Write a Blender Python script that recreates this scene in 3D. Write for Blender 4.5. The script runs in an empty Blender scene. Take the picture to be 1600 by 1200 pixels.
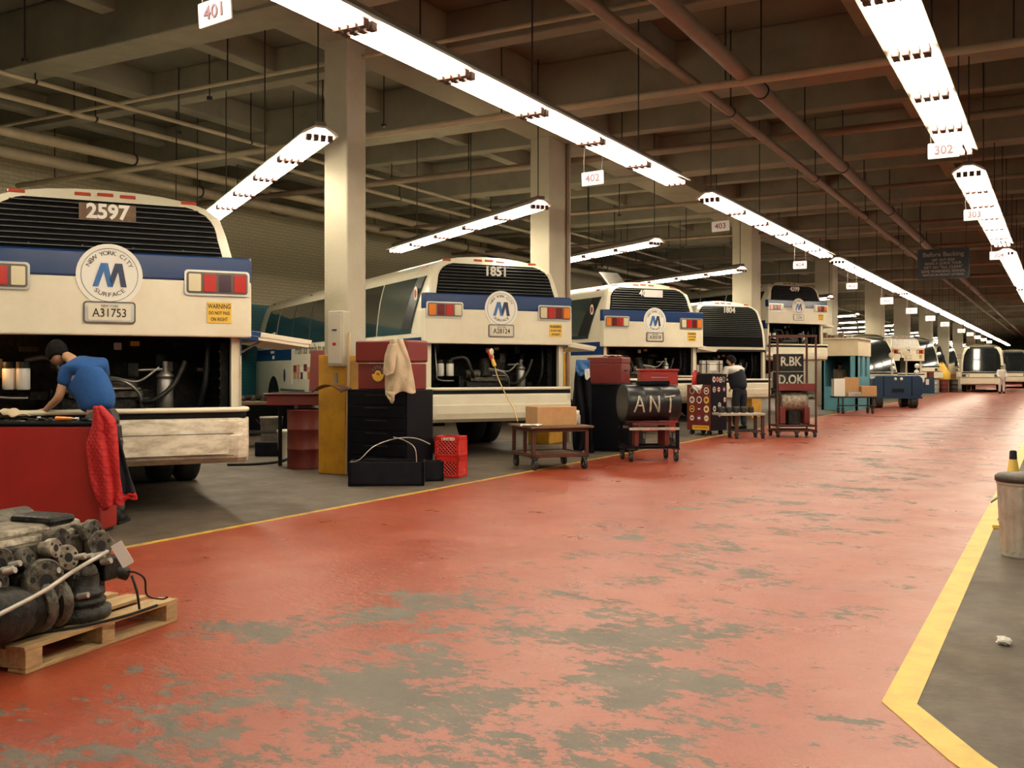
import bpy, bmesh, math, random
from mathutils import Matrix, Vector, noise
sin, cos, pi, R = math.sin, math.cos, math.pi, math.radians
sc = bpy.context.scene
COL = sc.collection

# ---------------------------------------------------------------- camera, world, exposure
F_PX, EYE, YAW = 1550.0, 1.4, R(29)
cam_d = bpy.data.cameras.new('camera'); cam = bpy.data.objects.new('camera', cam_d); COL.objects.link(cam)
cam_d.sensor_width = 36; cam_d.lens = 36 * F_PX / 1600; cam_d.shift_y = -20 / 1600
cam_d.clip_end = 400
cam.location = (0, 0, EYE); cam.rotation_euler = (R(90), 0, YAW)
sc.camera = cam
w = bpy.data.worlds.new('world'); sc.world = w; w.use_nodes = True
w.node_tree.nodes['Background'].inputs[0].default_value = (.35, .3, .28, 1)
w.node_tree.nodes['Background'].inputs[1].default_value = .02
sc.view_settings.view_transform = 'Standard'; sc.view_settings.look = 'None'
sc.view_settings.gamma = 1; sc.view_settings.use_curve_mapping = False
sc.view_settings.exposure = 0.0
sc.cycles.use_denoising = True
sc.cycles.max_bounces = 6; sc.cycles.diffuse_bounces = 3; sc.cycles.glossy_bounces = 3
sc.cycles.sample_clamp_indirect = 4; sc.cycles.caustics_reflective = False
TUBE_STRENGTH = 35.0
TUBE_COLOR = (1.0, .88, .67)

FX, FY = -sin(YAW), cos(YAW); RX, RY = cos(YAW), sin(YAW)
def P(u, v, D):                      # a photo pixel at depth D (metres) as a point of the hall
    X = (u - 800) / F_PX * D
    return Vector((FX * D + RX * X, FY * D + RY * X, EYE + (580 - v) / F_PX * D))
def G(u, v):                         # the floor point under a photo pixel
    p = P(u, v, F_PX * EYE / (v - 580)); p.z = 0; return p

# ---------------------------------------------------------------- materials
MATS = {}
def mat(name, col, rough=.5, metal=0., var=.0, scale=6., dark=None, bump=0., bscale=60., coat=0., emit=None, estr=0., spec=.5, stretch=None):
    if name in MATS: return MATS[name]
    m = bpy.data.materials.new(name); m.use_nodes = True; nt = m.node_tree; n = nt.nodes; L = nt.links
    b = n['Principled BSDF']
    b.inputs['Base Color'].default_value = (*col, 1); b.inputs['Roughness'].default_value = rough
    b.inputs['Metallic'].default_value = metal; b.inputs['Coat Weight'].default_value = coat
    b.inputs['Coat Roughness'].default_value = .12; b.inputs['Specular IOR Level'].default_value = spec
    if emit: b.inputs['Emission Color'].default_value = (*emit, 1); b.inputs['Emission Strength'].default_value = estr
    if var or bump:
        tc = n.new('ShaderNodeTexCoord'); src = tc.outputs['Object']
        if stretch:
            mp = n.new('ShaderNodeMapping'); mp.inputs['Scale'].default_value = stretch; L.new(src, mp.inputs[0]); src = mp.outputs[0]
    if var:
        t = n.new('ShaderNodeTexNoise'); t.inputs['Scale'].default_value = scale; t.inputs['Detail'].default_value = 8; t.inputs['Roughness'].default_value = .65
        L.new(src, t.inputs['Vector'])
        r = n.new('ShaderNodeValToRGB'); r.color_ramp.elements[0].position = .42; r.color_ramp.elements[1].position = .66
        d = dark or tuple(c * .45 for c in col)
        r.color_ramp.elements[0].color = (*col, 1)
        r.color_ramp.elements[1].color = (*[c * (1 - var) + e * var for c, e in zip(col, d)], 1)
        L.new(t.outputs[0], r.inputs[0]); L.new(r.outputs[0], b.inputs['Base Color'])
    if bump:
        t2 = n.new('ShaderNodeTexNoise'); t2.inputs['Scale'].default_value = bscale; t2.inputs['Detail'].default_value = 4
        L.new(src, t2.inputs['Vector'])
        bp = n.new('ShaderNodeBump'); bp.inputs['Strength'].default_value = bump; bp.inputs['Distance'].default_value = .02
        L.new(t2.outputs[0], bp.inputs['Height']); L.new(bp.outputs[0], b.inputs['Normal'])
    MATS[name] = m
    return m

cream = mat('bus_cream', (.80, .74, .58), .33, var=.25, scale=2.2, dark=(.55, .44, .27), coat=.35)
cream_worn = mat('bus_cream_worn', (.80, .74, .60), .45, var=.85, scale=5, dark=(.42, .34, .24), coat=.15, stretch=(1, 1, 3))
blue = mat('bus_blue', (.004, .030, .130), .25, var=.15, scale=3, dark=(.01, .03, .08), coat=.25)
black = mat('black_rubber', (.004, .004, .005), .6, spec=.25)
tyre_m = mat('tyre_rubber', (.018, .018, .018), .75, bump=.2)
blackgloss = mat('black_gloss', (.007, .008, .011), .36)
grille_m = mat('louver_black', (.003, .003, .004), .7, spec=.08)
slat_m = mat('louver_edge', (.10, .10, .095), .45, spec=.3)
glass = mat('dark_glass', (.010, .014, .015), .06, coat=.4, spec=.8)
glass_i = mat('glass_tint', (.03, .05, .05), .08, coat=1., spec=.8)
chrome = mat('chrome', (.62, .60, .56), .28, 1.)
steel = mat('steel', (.26, .25, .23), .4, .85, var=.4, scale=9)
darksteel = mat('dark_steel', (.025, .025, .027), .5, .5, var=.6, scale=10, dark=(.10, .07, .04))
lens_red = mat('lens_red', (.45, .015, .012), .15, coat=1.)
lens_dred = mat('lens_dark_red', (.14, .008, .012), .15, coat=1.)
lens_amber = mat('lens_amber', (.80, .22, .02), .15, coat=1.)
lens_clear = mat('lens_clear', (.72, .64, .42), .15, coat=1.)
lens_smoke = mat('lens_smoke', (.05, .02, .04), .15, coat=1.)
marker_red = mat('marker_red', (.42, .06, .03), .3, coat=.6)
sticker_y = mat('sticker_yellow', (.80, .50, .06), .5)
ink = mat('ink_black', (.02, .018, .015), .5)
white = mat('white_paint', (.82, .80, .72), .45)
logo_blue = mat('logo_blue', (.03, .13, .36), .35)
logo_navy = mat('logo_navy', (.015, .025, .07), .35)
logo_red = mat('logo_red', (.5, .06, .05), .35)
plate_m = mat('plate_cream', (.72, .66, .52), .4)
plate_f = mat('plate_frame', (.12, .09, .07), .45)
red_cab = mat('tool_red', (.32, .014, .010), .4, var=.35, scale=3, dark=(.16, .010, .008), coat=.1)
maroon = mat('maroon_enamel', (.15, .010, .009), .42, var=.3, scale=4, dark=(.07, .008, .007))
red_dull = mat('dull_red', (.14, .014, .010), .5, var=.5, scale=5, dark=(.07, .014, .01))
red_bright = mat('bright_red', (.58, .018, .012), .38, coat=.2)
red_cloth = mat('red_cloth', (.50, .012, .014), .85, bump=.25, bscale=25)
rust = mat('rusty_red_steel', (.085, .018, .011), .55, .2, var=.8, scale=9, dark=(.05, .028, .018))
yellow_p = mat('safety_yellow', (.58, .29, .018), .5, var=.55, scale=4, dark=(.28, .13, .02), bump=.1)
black_cab = mat('cabinet_black', (.0025, .003, .006), .5, var=.3, scale=5, dark=(.008, .009, .011), spec=.12)
black_pl = mat('black_plastic', (.004, .004, .008), .5, var=.5, scale=7, dark=(.014, .013, .017), spec=.18)
skin_m = mat('skin', (.50, .27, .16), .5)
hair_m = mat('hair_black', (.006, .005, .005), .8, bump=.6, bscale=60, spec=.15)
shirt_m = mat('blue_cotton', (.012, .078, .27), .9, var=.4, scale=5, dark=(.008, .05, .19), bump=.5, bscale=9)
pants_m = mat('dark_grey_trousers', (.06, .055, .055), .9, bump=.2, bscale=40)
navy_m = mat('navy_cloth', (.006, .009, .017), .9, bump=.2, bscale=40)
beige_m = mat('beige_cloth', (.52, .42, .29), .9, var=.5, scale=7, dark=(.34, .26, .17), bump=.3, bscale=30)
white_cl = mat('white_cloth', (.75, .74, .70), .9)
wood = mat('pallet_wood', (.52, .35, .17), .75, var=.7, scale=7, dark=(.26, .16, .08), bump=.3, bscale=40, stretch=(1, 6, 6))
wood_dk = mat('dark_wood', (.16, .09, .045), .6, var=.7, scale=7, dark=(.05, .03, .02))
broom_m = mat('broom_wood', (.70, .50, .27), .5)
engine_m = mat('engine_grime', (.10, .088, .065), .5, .3, var=1., scale=16, dark=(.012, .011, .010), bump=.8, bscale=24)
engine_l = mat('engine_light_metal', (.36, .31, .24), .45, .4, var=1., scale=16, dark=(.09, .075, .06), bump=.5, bscale=22)
engine_d = mat('engine_dark', (.007, .007, .007), .5, .2, var=.6, scale=14, dark=(.045, .04, .032), bump=.5, bscale=25, spec=.3)
hole_m = mat('hole_black', (.004, .004, .004), .8)
card = mat('cardboard', (.48, .27, .12), .75, var=.35, scale=14, dark=(.30, .15, .07))
galv = mat('galvanised', (.50, .47, .42), .48, .45, var=.6, scale=6, dark=(.25, .22, .18))
conc_c = mat('column_concrete', (.46, .42, .32), .75, var=.3, scale=2.5, dark=(.34, .29, .20), bump=.15, bscale=30)
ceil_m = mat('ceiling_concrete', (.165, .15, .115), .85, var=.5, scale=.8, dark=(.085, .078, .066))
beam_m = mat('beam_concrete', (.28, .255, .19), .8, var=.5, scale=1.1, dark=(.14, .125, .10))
pipe_m = mat('pipe_paint', (.52, .42, .28), .5, var=.3, scale=3)
pipe_o = mat('pipe_brown', (.24, .165, .11), .5, var=.3, scale=3)
teal = mat('booth_blue', (.10, .31, .38), .5, var=.3, scale=3)
booth_c = mat('booth_cream', (.72, .62, .42), .5, var=.2, scale=2)
tractor_m = mat('tractor_blue', (.012, .04, .095), .4, var=.4, scale=4, dark=(.02, .03, .05))
hous = mat('fixture_white', (.55, .50, .42), .5)
hous_dk = mat('fixture_dark', (.10, .07, .05), .6)
tube_m = mat('lit_tube', (.9, .9, .9), .4, emit=TUBE_COLOR, estr=TUBE_STRENGTH)
sign_w = mat('sign_white', (.82, .80, .76), .5)
sign_ink = mat('sign_ink', (.22, .12, .16), .5)
sign_k = mat('sign_black', (.012, .016, .022), .5)
sign_t = mat('sign_dim_text', (.26, .20, .16), .6)
paint_w = mat('sprayed_white', (.62, .58, .48), .7, var=.7, scale=12, dark=(.2, .19, .17))
cord_m = mat('cord_grey', (.22, .20, .18), .6)
cord_y = mat('cord_yellow', (.55, .36, .14), .6)
paper_m = mat('white_paper', (.85, .83, .78), .8)
lamp_m = mat('work_lamp_glow', (1, .8, .5), .4, emit=(1, .50, .16), estr=12)

def floor_mat(name, red):
    m = bpy.data.materials.new(name); m.use_nodes = True; nt = m.node_tree; n = nt.nodes; L = nt.links; b = n['Principled BSDF']
    tc = n.new('ShaderNodeTexCoord')
    def nz(scale, detail=6, rough=.6, st=(1, 1, 1), rot=0.):
        mp = n.new('ShaderNodeMapping'); mp.inputs['Scale'].default_value = st; mp.inputs['Rotation'].default_value = (0, 0, rot)
        L.new(tc.outputs['Object'], mp.inputs[0])
        t = n.new('ShaderNodeTexNoise'); t.inputs['Scale'].default_value = scale; t.inputs['Detail'].default_value = detail; t.inputs['Roughness'].default_value = rough
        L.new(mp.outputs[0], t.inputs['Vector']); return t.outputs[0]
    def ramp(src, p0, c0, p1, c1):
        r = n.new('ShaderNodeValToRGB'); e = r.color_ramp.elements
        e[0].position = p0; e[0].color = (*c0, 1); e[1].position = p1; e[1].color = (*c1, 1); L.new(src, r.inputs[0]); return r.outputs[0]
    def mth(op, a, b_=None, c=None, clamp=False):
        k = n.new('ShaderNodeMath'); k.operation = op; k.use_clamp = clamp
        for i, x in enumerate((a, b_, c)):
            if x is None: continue
            if isinstance(x, (int, float)): k.inputs[i].default_value = x
            else: L.new(x, k.inputs[i])
        return k.outputs[0]
    grey = ramp(nz(3.5, 9, .7), .35, (.058, .044, .031), .7, (.118, .092, .066))
    rr = n.new('ShaderNodeMapRange'); L.new(nz(1.3, 8, .7), rr.inputs[0]); rr.inputs[1].default_value = .3; rr.inputs[2].default_value = .7
    if red:
        sep = n.new('ShaderNodeSeparateXYZ'); L.new(tc.outputs['Object'], sep.inputs[0])
        rcol = ramp(nz(1.1, 8, .7), .3, (.245, .025, .008), .72, (.33, .062, .024))
        # traffic band: paint worn off along the wheel path
        dx = mth('DIVIDE', mth('ADD', sep.outputs[0], 2.35), 2.6)
        band = mth('SUBTRACT', 1., mth('MULTIPLY', dx, dx), clamp=True)
        near = n.new('ShaderNodeMapRange'); L.new(sep.outputs[1], near.inputs[0])
        near.inputs[1].default_value = 4.0; near.inputs[2].default_value = 6.0; near.inputs[3].default_value = .168; near.inputs[4].default_value = .122
        thr = mth('SUBTRACT', .652, mth('MULTIPLY', band, near.outputs[0]))
        pn = mth('ADD', mth('MULTIPLY', nz(1.5, 4, .6, (1.0, 1.25, 1), R(25)), .46), mth('MULTIPLY', nz(7.5, 12, .8, (1.0, 1.5, 1), R(25)), .54))
        worn = ramp(mth('SUBTRACT', pn, thr), 0, (0, 0, 0), .008, (1, 1, 1))
        fl = ramp(mth('SUBTRACT', nz(13, 6, .75), mth('SUBTRACT', .73, mth('MULTIPLY', band, .09))), 0, (0, 0, 0), .015, (1, 1, 1))
        w2 = mth('MAXIMUM', worn, fl)
        mx = n.new('ShaderNodeMix'); mx.data_type = 'RGBA'; L.new(w2, mx.inputs[0]); L.new(rcol, mx.inputs[6]); L.new(grey, mx.inputs[7])
        L.new(mx.outputs[2], b.inputs['Base Color'])
        rr.inputs[3].default_value = .24; rr.inputs[4].default_value = .42
        ro = mth('ADD', rr.outputs[0], mth('MULTIPLY', w2, .25)); L.new(ro, b.inputs['Roughness'])
        b.inputs['Specular IOR Level'].default_value = .95
        hs = .02
    else:
        L.new(grey, b.inputs['Base Color']); rr.inputs[3].default_value = .45; rr.inputs[4].default_value = .75; L.new(rr.outputs[0], b.inputs['Roughness']); hs = .03
    bp = n.new('ShaderNodeBump'); bp.inputs['Strength'].default_value = .35 if red else .5; bp.inputs['Distance'].default_value = hs
    L.new(nz(14, 6, .7, (1, 1.5, 1)), bp.inputs['Height']); L.new(bp.outputs[0], b.inputs['Normal'])
    return m
floor_red = floor_mat('floor_red_paint', True); floor_grey = floor_mat('floor_grey_concrete', False)

def line_mat():
    m = mat('line_yellow', (.70, .50, .085), .45, var=.6, scale=5, dark=(.5, .3, .06), bump=.2)
    return m
line_y = line_mat(); line_worn = mat('line_yellow_worn', (.60, .36, .04), .5, var=.9, scale=9, dark=(.22, .16, .08))

def brick_mat():
    m = bpy.data.materials.new('painted_brick'); m.use_nodes = True; nt = m.node_tree; n = nt.nodes; L = nt.links; b = n['Principled BSDF']
    tc = n.new('ShaderNodeTexCoord'); sep = n.new('ShaderNodeSeparateXYZ'); cmb = n.new('ShaderNodeCombineXYZ')
    L.new(tc.outputs['Object'], sep.inputs[0]); L.new(sep.outputs[1], cmb.inputs[0]); L.new(sep.outputs[2], cmb.inputs[1])
    br = n.new('ShaderNodeTexBrick'); L.new(cmb.outputs[0], br.inputs['Vector']); br.inputs['Scale'].default_value = 1
    br.inputs['Brick Width'].default_value = .26; br.inputs['Row Height'].default_value = .09; br.inputs['Mortar Size'].default_value = .012
    br.inputs['Color1'].default_value = (1, 1, 1, 1); br.inputs['Color2'].default_value = (.93, .93, .93, 1); br.inputs['Mortar'].default_value = (.72, .72, .72, 1)
    st = n.new('ShaderNodeMath'); st.operation = 'GREATER_THAN'; L.new(sep.outputs[2], st.inputs[0]); st.inputs[1].default_value = 3.25
    mx = n.new('ShaderNodeMix'); mx.data_type = 'RGBA'; L.new(st.outputs[0], mx.inputs[0])
    mx.inputs[6].default_value = (.035, .20, .25, 1); mx.inputs[7].default_value = (.58, .50, .32, 1)
    mu = n.new('ShaderNodeMix'); mu.data_type = 'RGBA'; mu.blend_type = 'MULTIPLY'; mu.inputs[0].default_value = 1
    L.new(mx.outputs[2], mu.inputs[6]); L.new(br.outputs[0], mu.inputs[7]); L.new(mu.outputs[2], b.inputs['Base Color'])
    b.inputs['Roughness'].default_value = .55
    bp = n.new('ShaderNodeBump'); bp.inputs['Strength'].default_value = .5; bp.inputs['Distance'].default_value = .01
    L.new(br.outputs[0], bp.inputs['Height']); L.new(bp.outputs[0], b.inputs['Normal'])
    return m
brick = brick_mat()

def quilt_mat():
    m = mat('red_quilt', (.42, .010, .012), .75)
    nt = m.node_tree; n = nt.nodes; L = nt.links
    tc = n.new('ShaderNodeTexCoord'); hs = []
    for a in (R(40), R(-40)):
        mp = n.new('ShaderNodeMapping'); mp.inputs['Rotation'].default_value = (0, a, 0); L.new(tc.outputs['Object'], mp.inputs[0])
        wv = n.new('ShaderNodeTexWave'); wv.bands_direction = 'X'; wv.inputs['Scale'].default_value = 8.; wv.inputs['Distortion'].default_value = .6; L.new(mp.outputs[0], wv.inputs[0]); hs.append(wv.outputs[1])
    mn = n.new('ShaderNodeMath'); mn.operation = 'MINIMUM'; L.new(hs[0], mn.inputs[0]); L.new(hs[1], mn.inputs[1])
    bp = n.new('ShaderNodeBump'); bp.inputs['Strength'].default_value = .55; bp.inputs['Distance'].default_value = .008
    L.new(mn.outputs[0], bp.inputs['Height']); L.new(bp.outputs[0], n['Principled BSDF'].inputs['Normal'])
    return m
quilt = quilt_mat()

# ---------------------------------------------------------------- mesh helpers
def frame(origin, X, Y):
    X = Vector(X).normalized(); Y = Vector(Y).normalized(); Z = X.cross(Y)
    M = Matrix((X, Y, Z)).transposed().to_4x4(); M.translation = Vector(origin); return M
def T3(x, y, z): return Matrix.Translation((x, y, z))
def RZ(a): return Matrix.Rotation(a, 4, 'Z')

_text = {}
def text_geo(s, size, ext, off=0.):
    k = (s, size, ext, off)
    if k not in _text:
        c = bpy.data.curves.new('t', 'FONT'); c.body = s; c.size = size; c.extrude = ext; c.offset = off; c.align_x = 'CENTER'; c.align_y = 'CENTER'; c.resolution_u = 3
        o = bpy.data.objects.new('t', c); COL.objects.link(o); bpy.context.view_layer.update()
        me = o.to_mesh(); _text[k] = ([v.co.copy() for v in me.vertices], [tuple(p.vertices) for p in me.polygons])
        o.to_mesh_clear(); bpy.data.objects.remove(o); bpy.data.curves.remove(c)
    return _text[k]

class MB:
    def __init__(s): s.v = []; s.f = []; s.m = []; s.s = []; s.T = Matrix.Identity(4); s.mats = []
    def mi(s, m):
        if m not in s.mats: s.mats.append(m)
        return s.mats.index(m)
    def add(s, vs, fs, m, smooth=False, T=None):
        k = len(s.v); M = s.T @ T if T is not None else s.T
        s.v += [M @ Vector(v) for v in vs]; i = s.mi(m)
        for f in fs: s.f.append(tuple(j + k for j in f)); s.m.append(i); s.s.append(smooth)
        return s
    def box(s, c, d, m, T=None):        # centre, full size
        x, y, z = c; a, b, e = d[0] / 2, d[1] / 2, d[2] / 2
        vs = [(x + i * a, y + j * b, z + k * e) for i in (-1, 1) for j in (-1, 1) for k in (-1, 1)]
        return s.add(vs, [(0, 1, 3, 2), (4, 6, 7, 5), (0, 4, 5, 1), (2, 3, 7, 6), (0, 2, 6, 4), (1, 5, 7, 3)], m, False, T)
    def bx(s, x0, x1, y0, y1, z0, z1, m, T=None): return s.box(((x0 + x1) / 2, (y0 + y1) / 2, (z0 + z1) / 2), (x1 - x0, y1 - y0, z1 - z0), m, T)
    def rod(s, p, q, r, m, r2=None, n=12, smooth=True, T=None, cap=True):
        p = Vector(p); q = Vector(q); d = (q - p); 
        if d.length < 1e-6: return s
        d.normalize(); a = Vector((0, 0, 1)) if abs(d.z) < .9 else Vector((1, 0, 0)); X = d.cross(a).normalized(); Y = d.cross(X)
        r2 = r if r2 is None else r2; vs = []
        for c, rr in ((p, r), (q, r2)):
            vs += [c + X * rr * cos(2 * pi * i / n) + Y * rr * sin(2 * pi * i / n) for i in range(n)]
        s.add(vs, [(i, (i + 1) % n, n + (i + 1) % n, n + i) for i in range(n)], m, smooth, T)
        if cap:
            s.add(vs[:n], [tuple(range(n))[::-1]], m, False, T); s.add(vs[n:], [tuple(range(n))], m, False, T)
        return s
    def tube(s, pts, r, m, n=8, T=None):
        pts = [Vector(p) for p in pts]; vs = []; pr = None
        for i, p in enumerate(pts):
            d = (pts[min(i + 1, len(pts) - 1)] - pts[max(i - 1, 0)]).normalized()
            if pr is None: a = Vector((0, 0, 1)) if abs(d.z) < .9 else Vector((1, 0, 0)); X = d.cross(a).normalized()
            else: X = (pr - d * pr.dot(d)).normalized()
            pr = X; Y = d.cross(X); rr = r[i] if isinstance(r, (list, tuple)) else r
            vs += [p + X * rr * cos(2 * pi * k / n) + Y * rr * sin(2 * pi * k / n) for k in range(n)]
        fs = [(i * n + k, i * n + (k + 1) % n, (i + 1) * n + (k + 1) % n, (i + 1) * n + k) for i in range(len(pts) - 1) for k in range(n)]
        s.add(vs, fs, m, True, T)
        s.add(vs[:n], [tuple(range(n))[::-1]], m, False, T); s.add(vs[-n:], [tuple(range(n))], m, False, T)
        return s
    def lathe(s, prof, m, n=24, T=None, smooth=True):     # profile (r,z) round local z
        vs = [(r * cos(2 * pi * i / n), r * sin(2 * pi * i / n), z) for r, z in prof for i in range(n)]
        fs = [(j * n + i, j * n + (i + 1) % n, (j + 1) * n + (i + 1) % n, (j + 1) * n + i) for j in range(len(prof) - 1) for i in range(n)]
        s.add(vs, fs, m, smooth, T)
        s.add(vs[:n], [tuple(range(n))[::-1]], m, False, T); s.add(vs[-n:], [tuple(range(n))], m, False, T)
        return s
    def ball(s, c, r, m, T=None, n=14, k=9):
        r = (r, r, r) if isinstance(r, (int, float)) else r; vs = []
        for j in range(k + 1):
            a = pi * j / k
            vs += [(c[0] + r[0] * sin(a) * cos(2 * pi * i / n), c[1] + r[1] * sin(a) * sin(2 * pi * i / n), c[2] + r[2] * cos(a)) for i in range(n)]
        fs = [(j * n + i, (j + 1) * n + i, (j + 1) * n + (i + 1) % n, j * n + (i + 1) % n) for j in range(k) for i in range(n)]
        return s.add(vs, fs, m, True, T)
    def prism(s, poly, h0, h1, m, T=None):                 # polygon in local xy, extruded along z
        n = len(poly); vs = [(x, y, h0) for x, y in poly] + [(x, y, h1) for x, y in poly]
        return s.add(vs, [tuple(range(n))[::-1], tuple(range(n, 2 * n))] + [(i, (i + 1) % n, n + (i + 1) % n, n + i) for i in range(n)], m, False, T)
    def text(s, t, size, m, T, ext=.003, off=0., sx=1., fn=None):
        vs, fs = text_geo(t, size, ext, off); vs = [Vector((v.x * sx, v.y, v.z)) for v in vs]
        if fn: vs = [fn(v) for v in vs]
        return s.add(vs, fs, m, False, T)
    def build(s, name, parent=None, bevel=0, loc=None, merge=False, seg=2, **kw):
        me = bpy.data.meshes.new(name); me.from_pydata([tuple(v) for v in s.v], [], s.f)
        for m in s.mats: me.materials.append(m)
        me.polygons.foreach_set('material_index', s.m); me.polygons.foreach_set('use_smooth', s.s)
        bm = bmesh.new(); bm.from_mesh(me)
        if merge: bmesh.ops.remove_doubles(bm, verts=bm.verts, dist=1e-4)
        bmesh.ops.recalc_face_normals(bm, faces=bm.faces); bm.to_mesh(me); bm.free(); me.update()
        o = bpy.data.objects.new(name, me); COL.objects.link(o)
        if parent is not None: o.parent = parent
        if loc is not None: o.location = loc
        if bevel:
            b = o.modifiers.new('bevel', 'BEVEL'); b.width = bevel; b.segments = seg; b.limit_method = 'ANGLE'; b.angle_limit = R(40)
        for k, v in kw.items(): o[k] = v
        return o
def tag(o, label=None, cat=None, group=None, kind=None):
    if label: o['label'] = label
    if cat: o['category'] = cat
    if group: o['group'] = group
    if kind: o['kind'] = kind
    return o
def thing(name, label, cat, loc=(0, 0, 0), rz=0., group=None):
    o = bpy.data.objects.new(name, None); COL.objects.link(o); o.empty_display_size = .1
    o.location = loc; o.rotation_euler = (0, 0, rz); return tag(o, label, cat, group)
def copy_tree(o, parent=None):
    c = o.copy(); COL.objects.link(c)
    if parent is not None: c.parent = parent
    for ch in list(o.children): copy_tree(ch, c)
    return c
def repeat(o, loc, rot=None):
    c = o.copy(); COL.objects.link(c); c.parent = o.parent; c.location = loc
    if rot is not None: c.rotation_euler = rot
    return c
def rrect(w, h, r, n=5):
    pts = []
    for cx, cy, a0 in ((w / 2 - r, h / 2 - r, 0), (-w / 2 + r, h / 2 - r, 90), (-w / 2 + r, -h / 2 + r, 180), (w / 2 - r, -h / 2 + r, 270)):
        pts += [(cx + r * cos(R(a0 + 90 * i / n)), cy + r * sin(R(a0 + 90 * i / n))) for i in range(n + 1)]
    return pts
def struct(o): o['kind'] = 'structure'; return o
def skinmesh(name, parent, verts, edges, radii, m, root=0, sub=2, loc=None):
    me = bpy.data.meshes.new(name); bm = bmesh.new(); sl = bm.verts.layers.skin.verify(); vs = []
    for i, (p, r) in enumerate(zip(verts, radii)):
        v = bm.verts.new(p); vs.append(v); r = (r, r) if isinstance(r, (int, float)) else r
        v[sl].radius = r; v[sl].use_root = (i == root)
    for a, b in edges: bm.edges.new((vs[a], vs[b]))
    bm.to_mesh(me); bm.free(); me.materials.append(m)
    o = bpy.data.objects.new(name, me); COL.objects.link(o)
    if parent is not None: o.parent = parent
    if loc is not None: o.location = loc
    k = o.modifiers.new('skin', 'SKIN'); k.use_smooth_shade = True
    s = o.modifiers.new('sub', 'SUBSURF'); s.levels = sub; s.render_levels = sub
    return o

# ---------------------------------------------------------------- the hall
XL, XR, Y0, Y1, ZC = -19.6, 9.0, -5.0, 165.0, 6.7
AL, AR = -6.5, -0.6
b = MB()
def poly(pts, m): b.add([(x, y, 0) for x, y in pts], [tuple(range(len(pts)))], m)
poly([(XL, Y0), (AL, Y0), (AL, Y1), (XL, Y1)], floor_grey)
poly([(AL, Y0), (1.5, Y0), (1.5, 1.0), (-.32, 3.95), (AR, 4.43), (AR, 80), (AR, Y1), (AL, Y1)], floor_red)
poly([(1.5, Y0), (XR, Y0), (XR, Y1), (AR, Y1), (AR, 4.43), (-.32, 3.95), (1.5, 1.0)], floor_grey)
struct(b.build('floor'))
def strip(pts, wd, m, name):
    q = MB(); n = len(pts)
    for i in range(n - 1):
        p, r = Vector(pts[i]), Vector(pts[i + 1]); d = (r - p).normalized(); nn = Vector((-d.y, d.x))
        k = []
        for j, e in ((i, p), (i + 1, r)):
            if 0 < j < n - 1:
                d2 = (Vector(pts[j + 1]) - Vector(pts[j])).normalized() if j == i + 1 else (Vector(pts[j]) - Vector(pts[j - 1])).normalized()
                n2 = Vector((-d2.y, d2.x)); mm = (nn + n2).normalized(); mm = mm / max(.3, mm.dot(nn))
            else: mm = nn
            k += [e + mm * wd / 2, e - mm * wd / 2]
        q.prism([(k[0].x, k[0].y), (k[1].x, k[1].y), (k[3].x, k[3].y), (k[2].x, k[2].y)], .0005, .003, m)
    return struct(q.build(name))
strip([(AL, -3), (AL, 60)], .075, line_worn, 'trim_1')
strip([(AR, 40), (AR, 20), (AR, 4.45), (-.30, 3.92), (.9, 2.2)], .135, line_y, 'trim_2')
q = MB(); q.bx(AL - 6, 8, 32.35, 32.47, .0005, .003, hole_m); struct(q.build('trim_3'))
q = MB(); q.bx(XL - .3, XL, Y0, Y1, 0, ZC, brick); struct(q.build('wall_left'))
q = MB(); q.bx(XR, XR + .3, Y0, Y1, 0, ZC, brick); struct(q.build('wall_right'))
q = MB(); q.bx(XL, XR, Y0 - .3, Y0, 0, ZC, brick); struct(q.build('wall_back'))
q = MB(); q.bx(XL, XR, Y1, Y1 + .3, 0, ZC, brick); struct(q.build('wall_front'))
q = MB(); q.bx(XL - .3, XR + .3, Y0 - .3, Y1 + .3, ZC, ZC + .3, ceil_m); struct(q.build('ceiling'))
# cross beams
k = 0; y = -2.6
while y < Y1:
    big = k % 2 == 0
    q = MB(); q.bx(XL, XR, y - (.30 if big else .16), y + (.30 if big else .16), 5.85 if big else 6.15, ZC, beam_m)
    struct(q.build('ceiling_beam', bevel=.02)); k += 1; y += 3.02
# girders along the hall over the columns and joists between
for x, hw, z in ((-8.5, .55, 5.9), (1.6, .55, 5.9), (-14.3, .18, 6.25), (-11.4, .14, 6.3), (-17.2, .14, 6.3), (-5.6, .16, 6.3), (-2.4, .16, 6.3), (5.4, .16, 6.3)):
    q = MB(); q.bx(x - hw, x + hw, Y0, Y1, z, ZC, beam_m); struct(q.build('ceiling_girder', bevel=.015))
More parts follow.
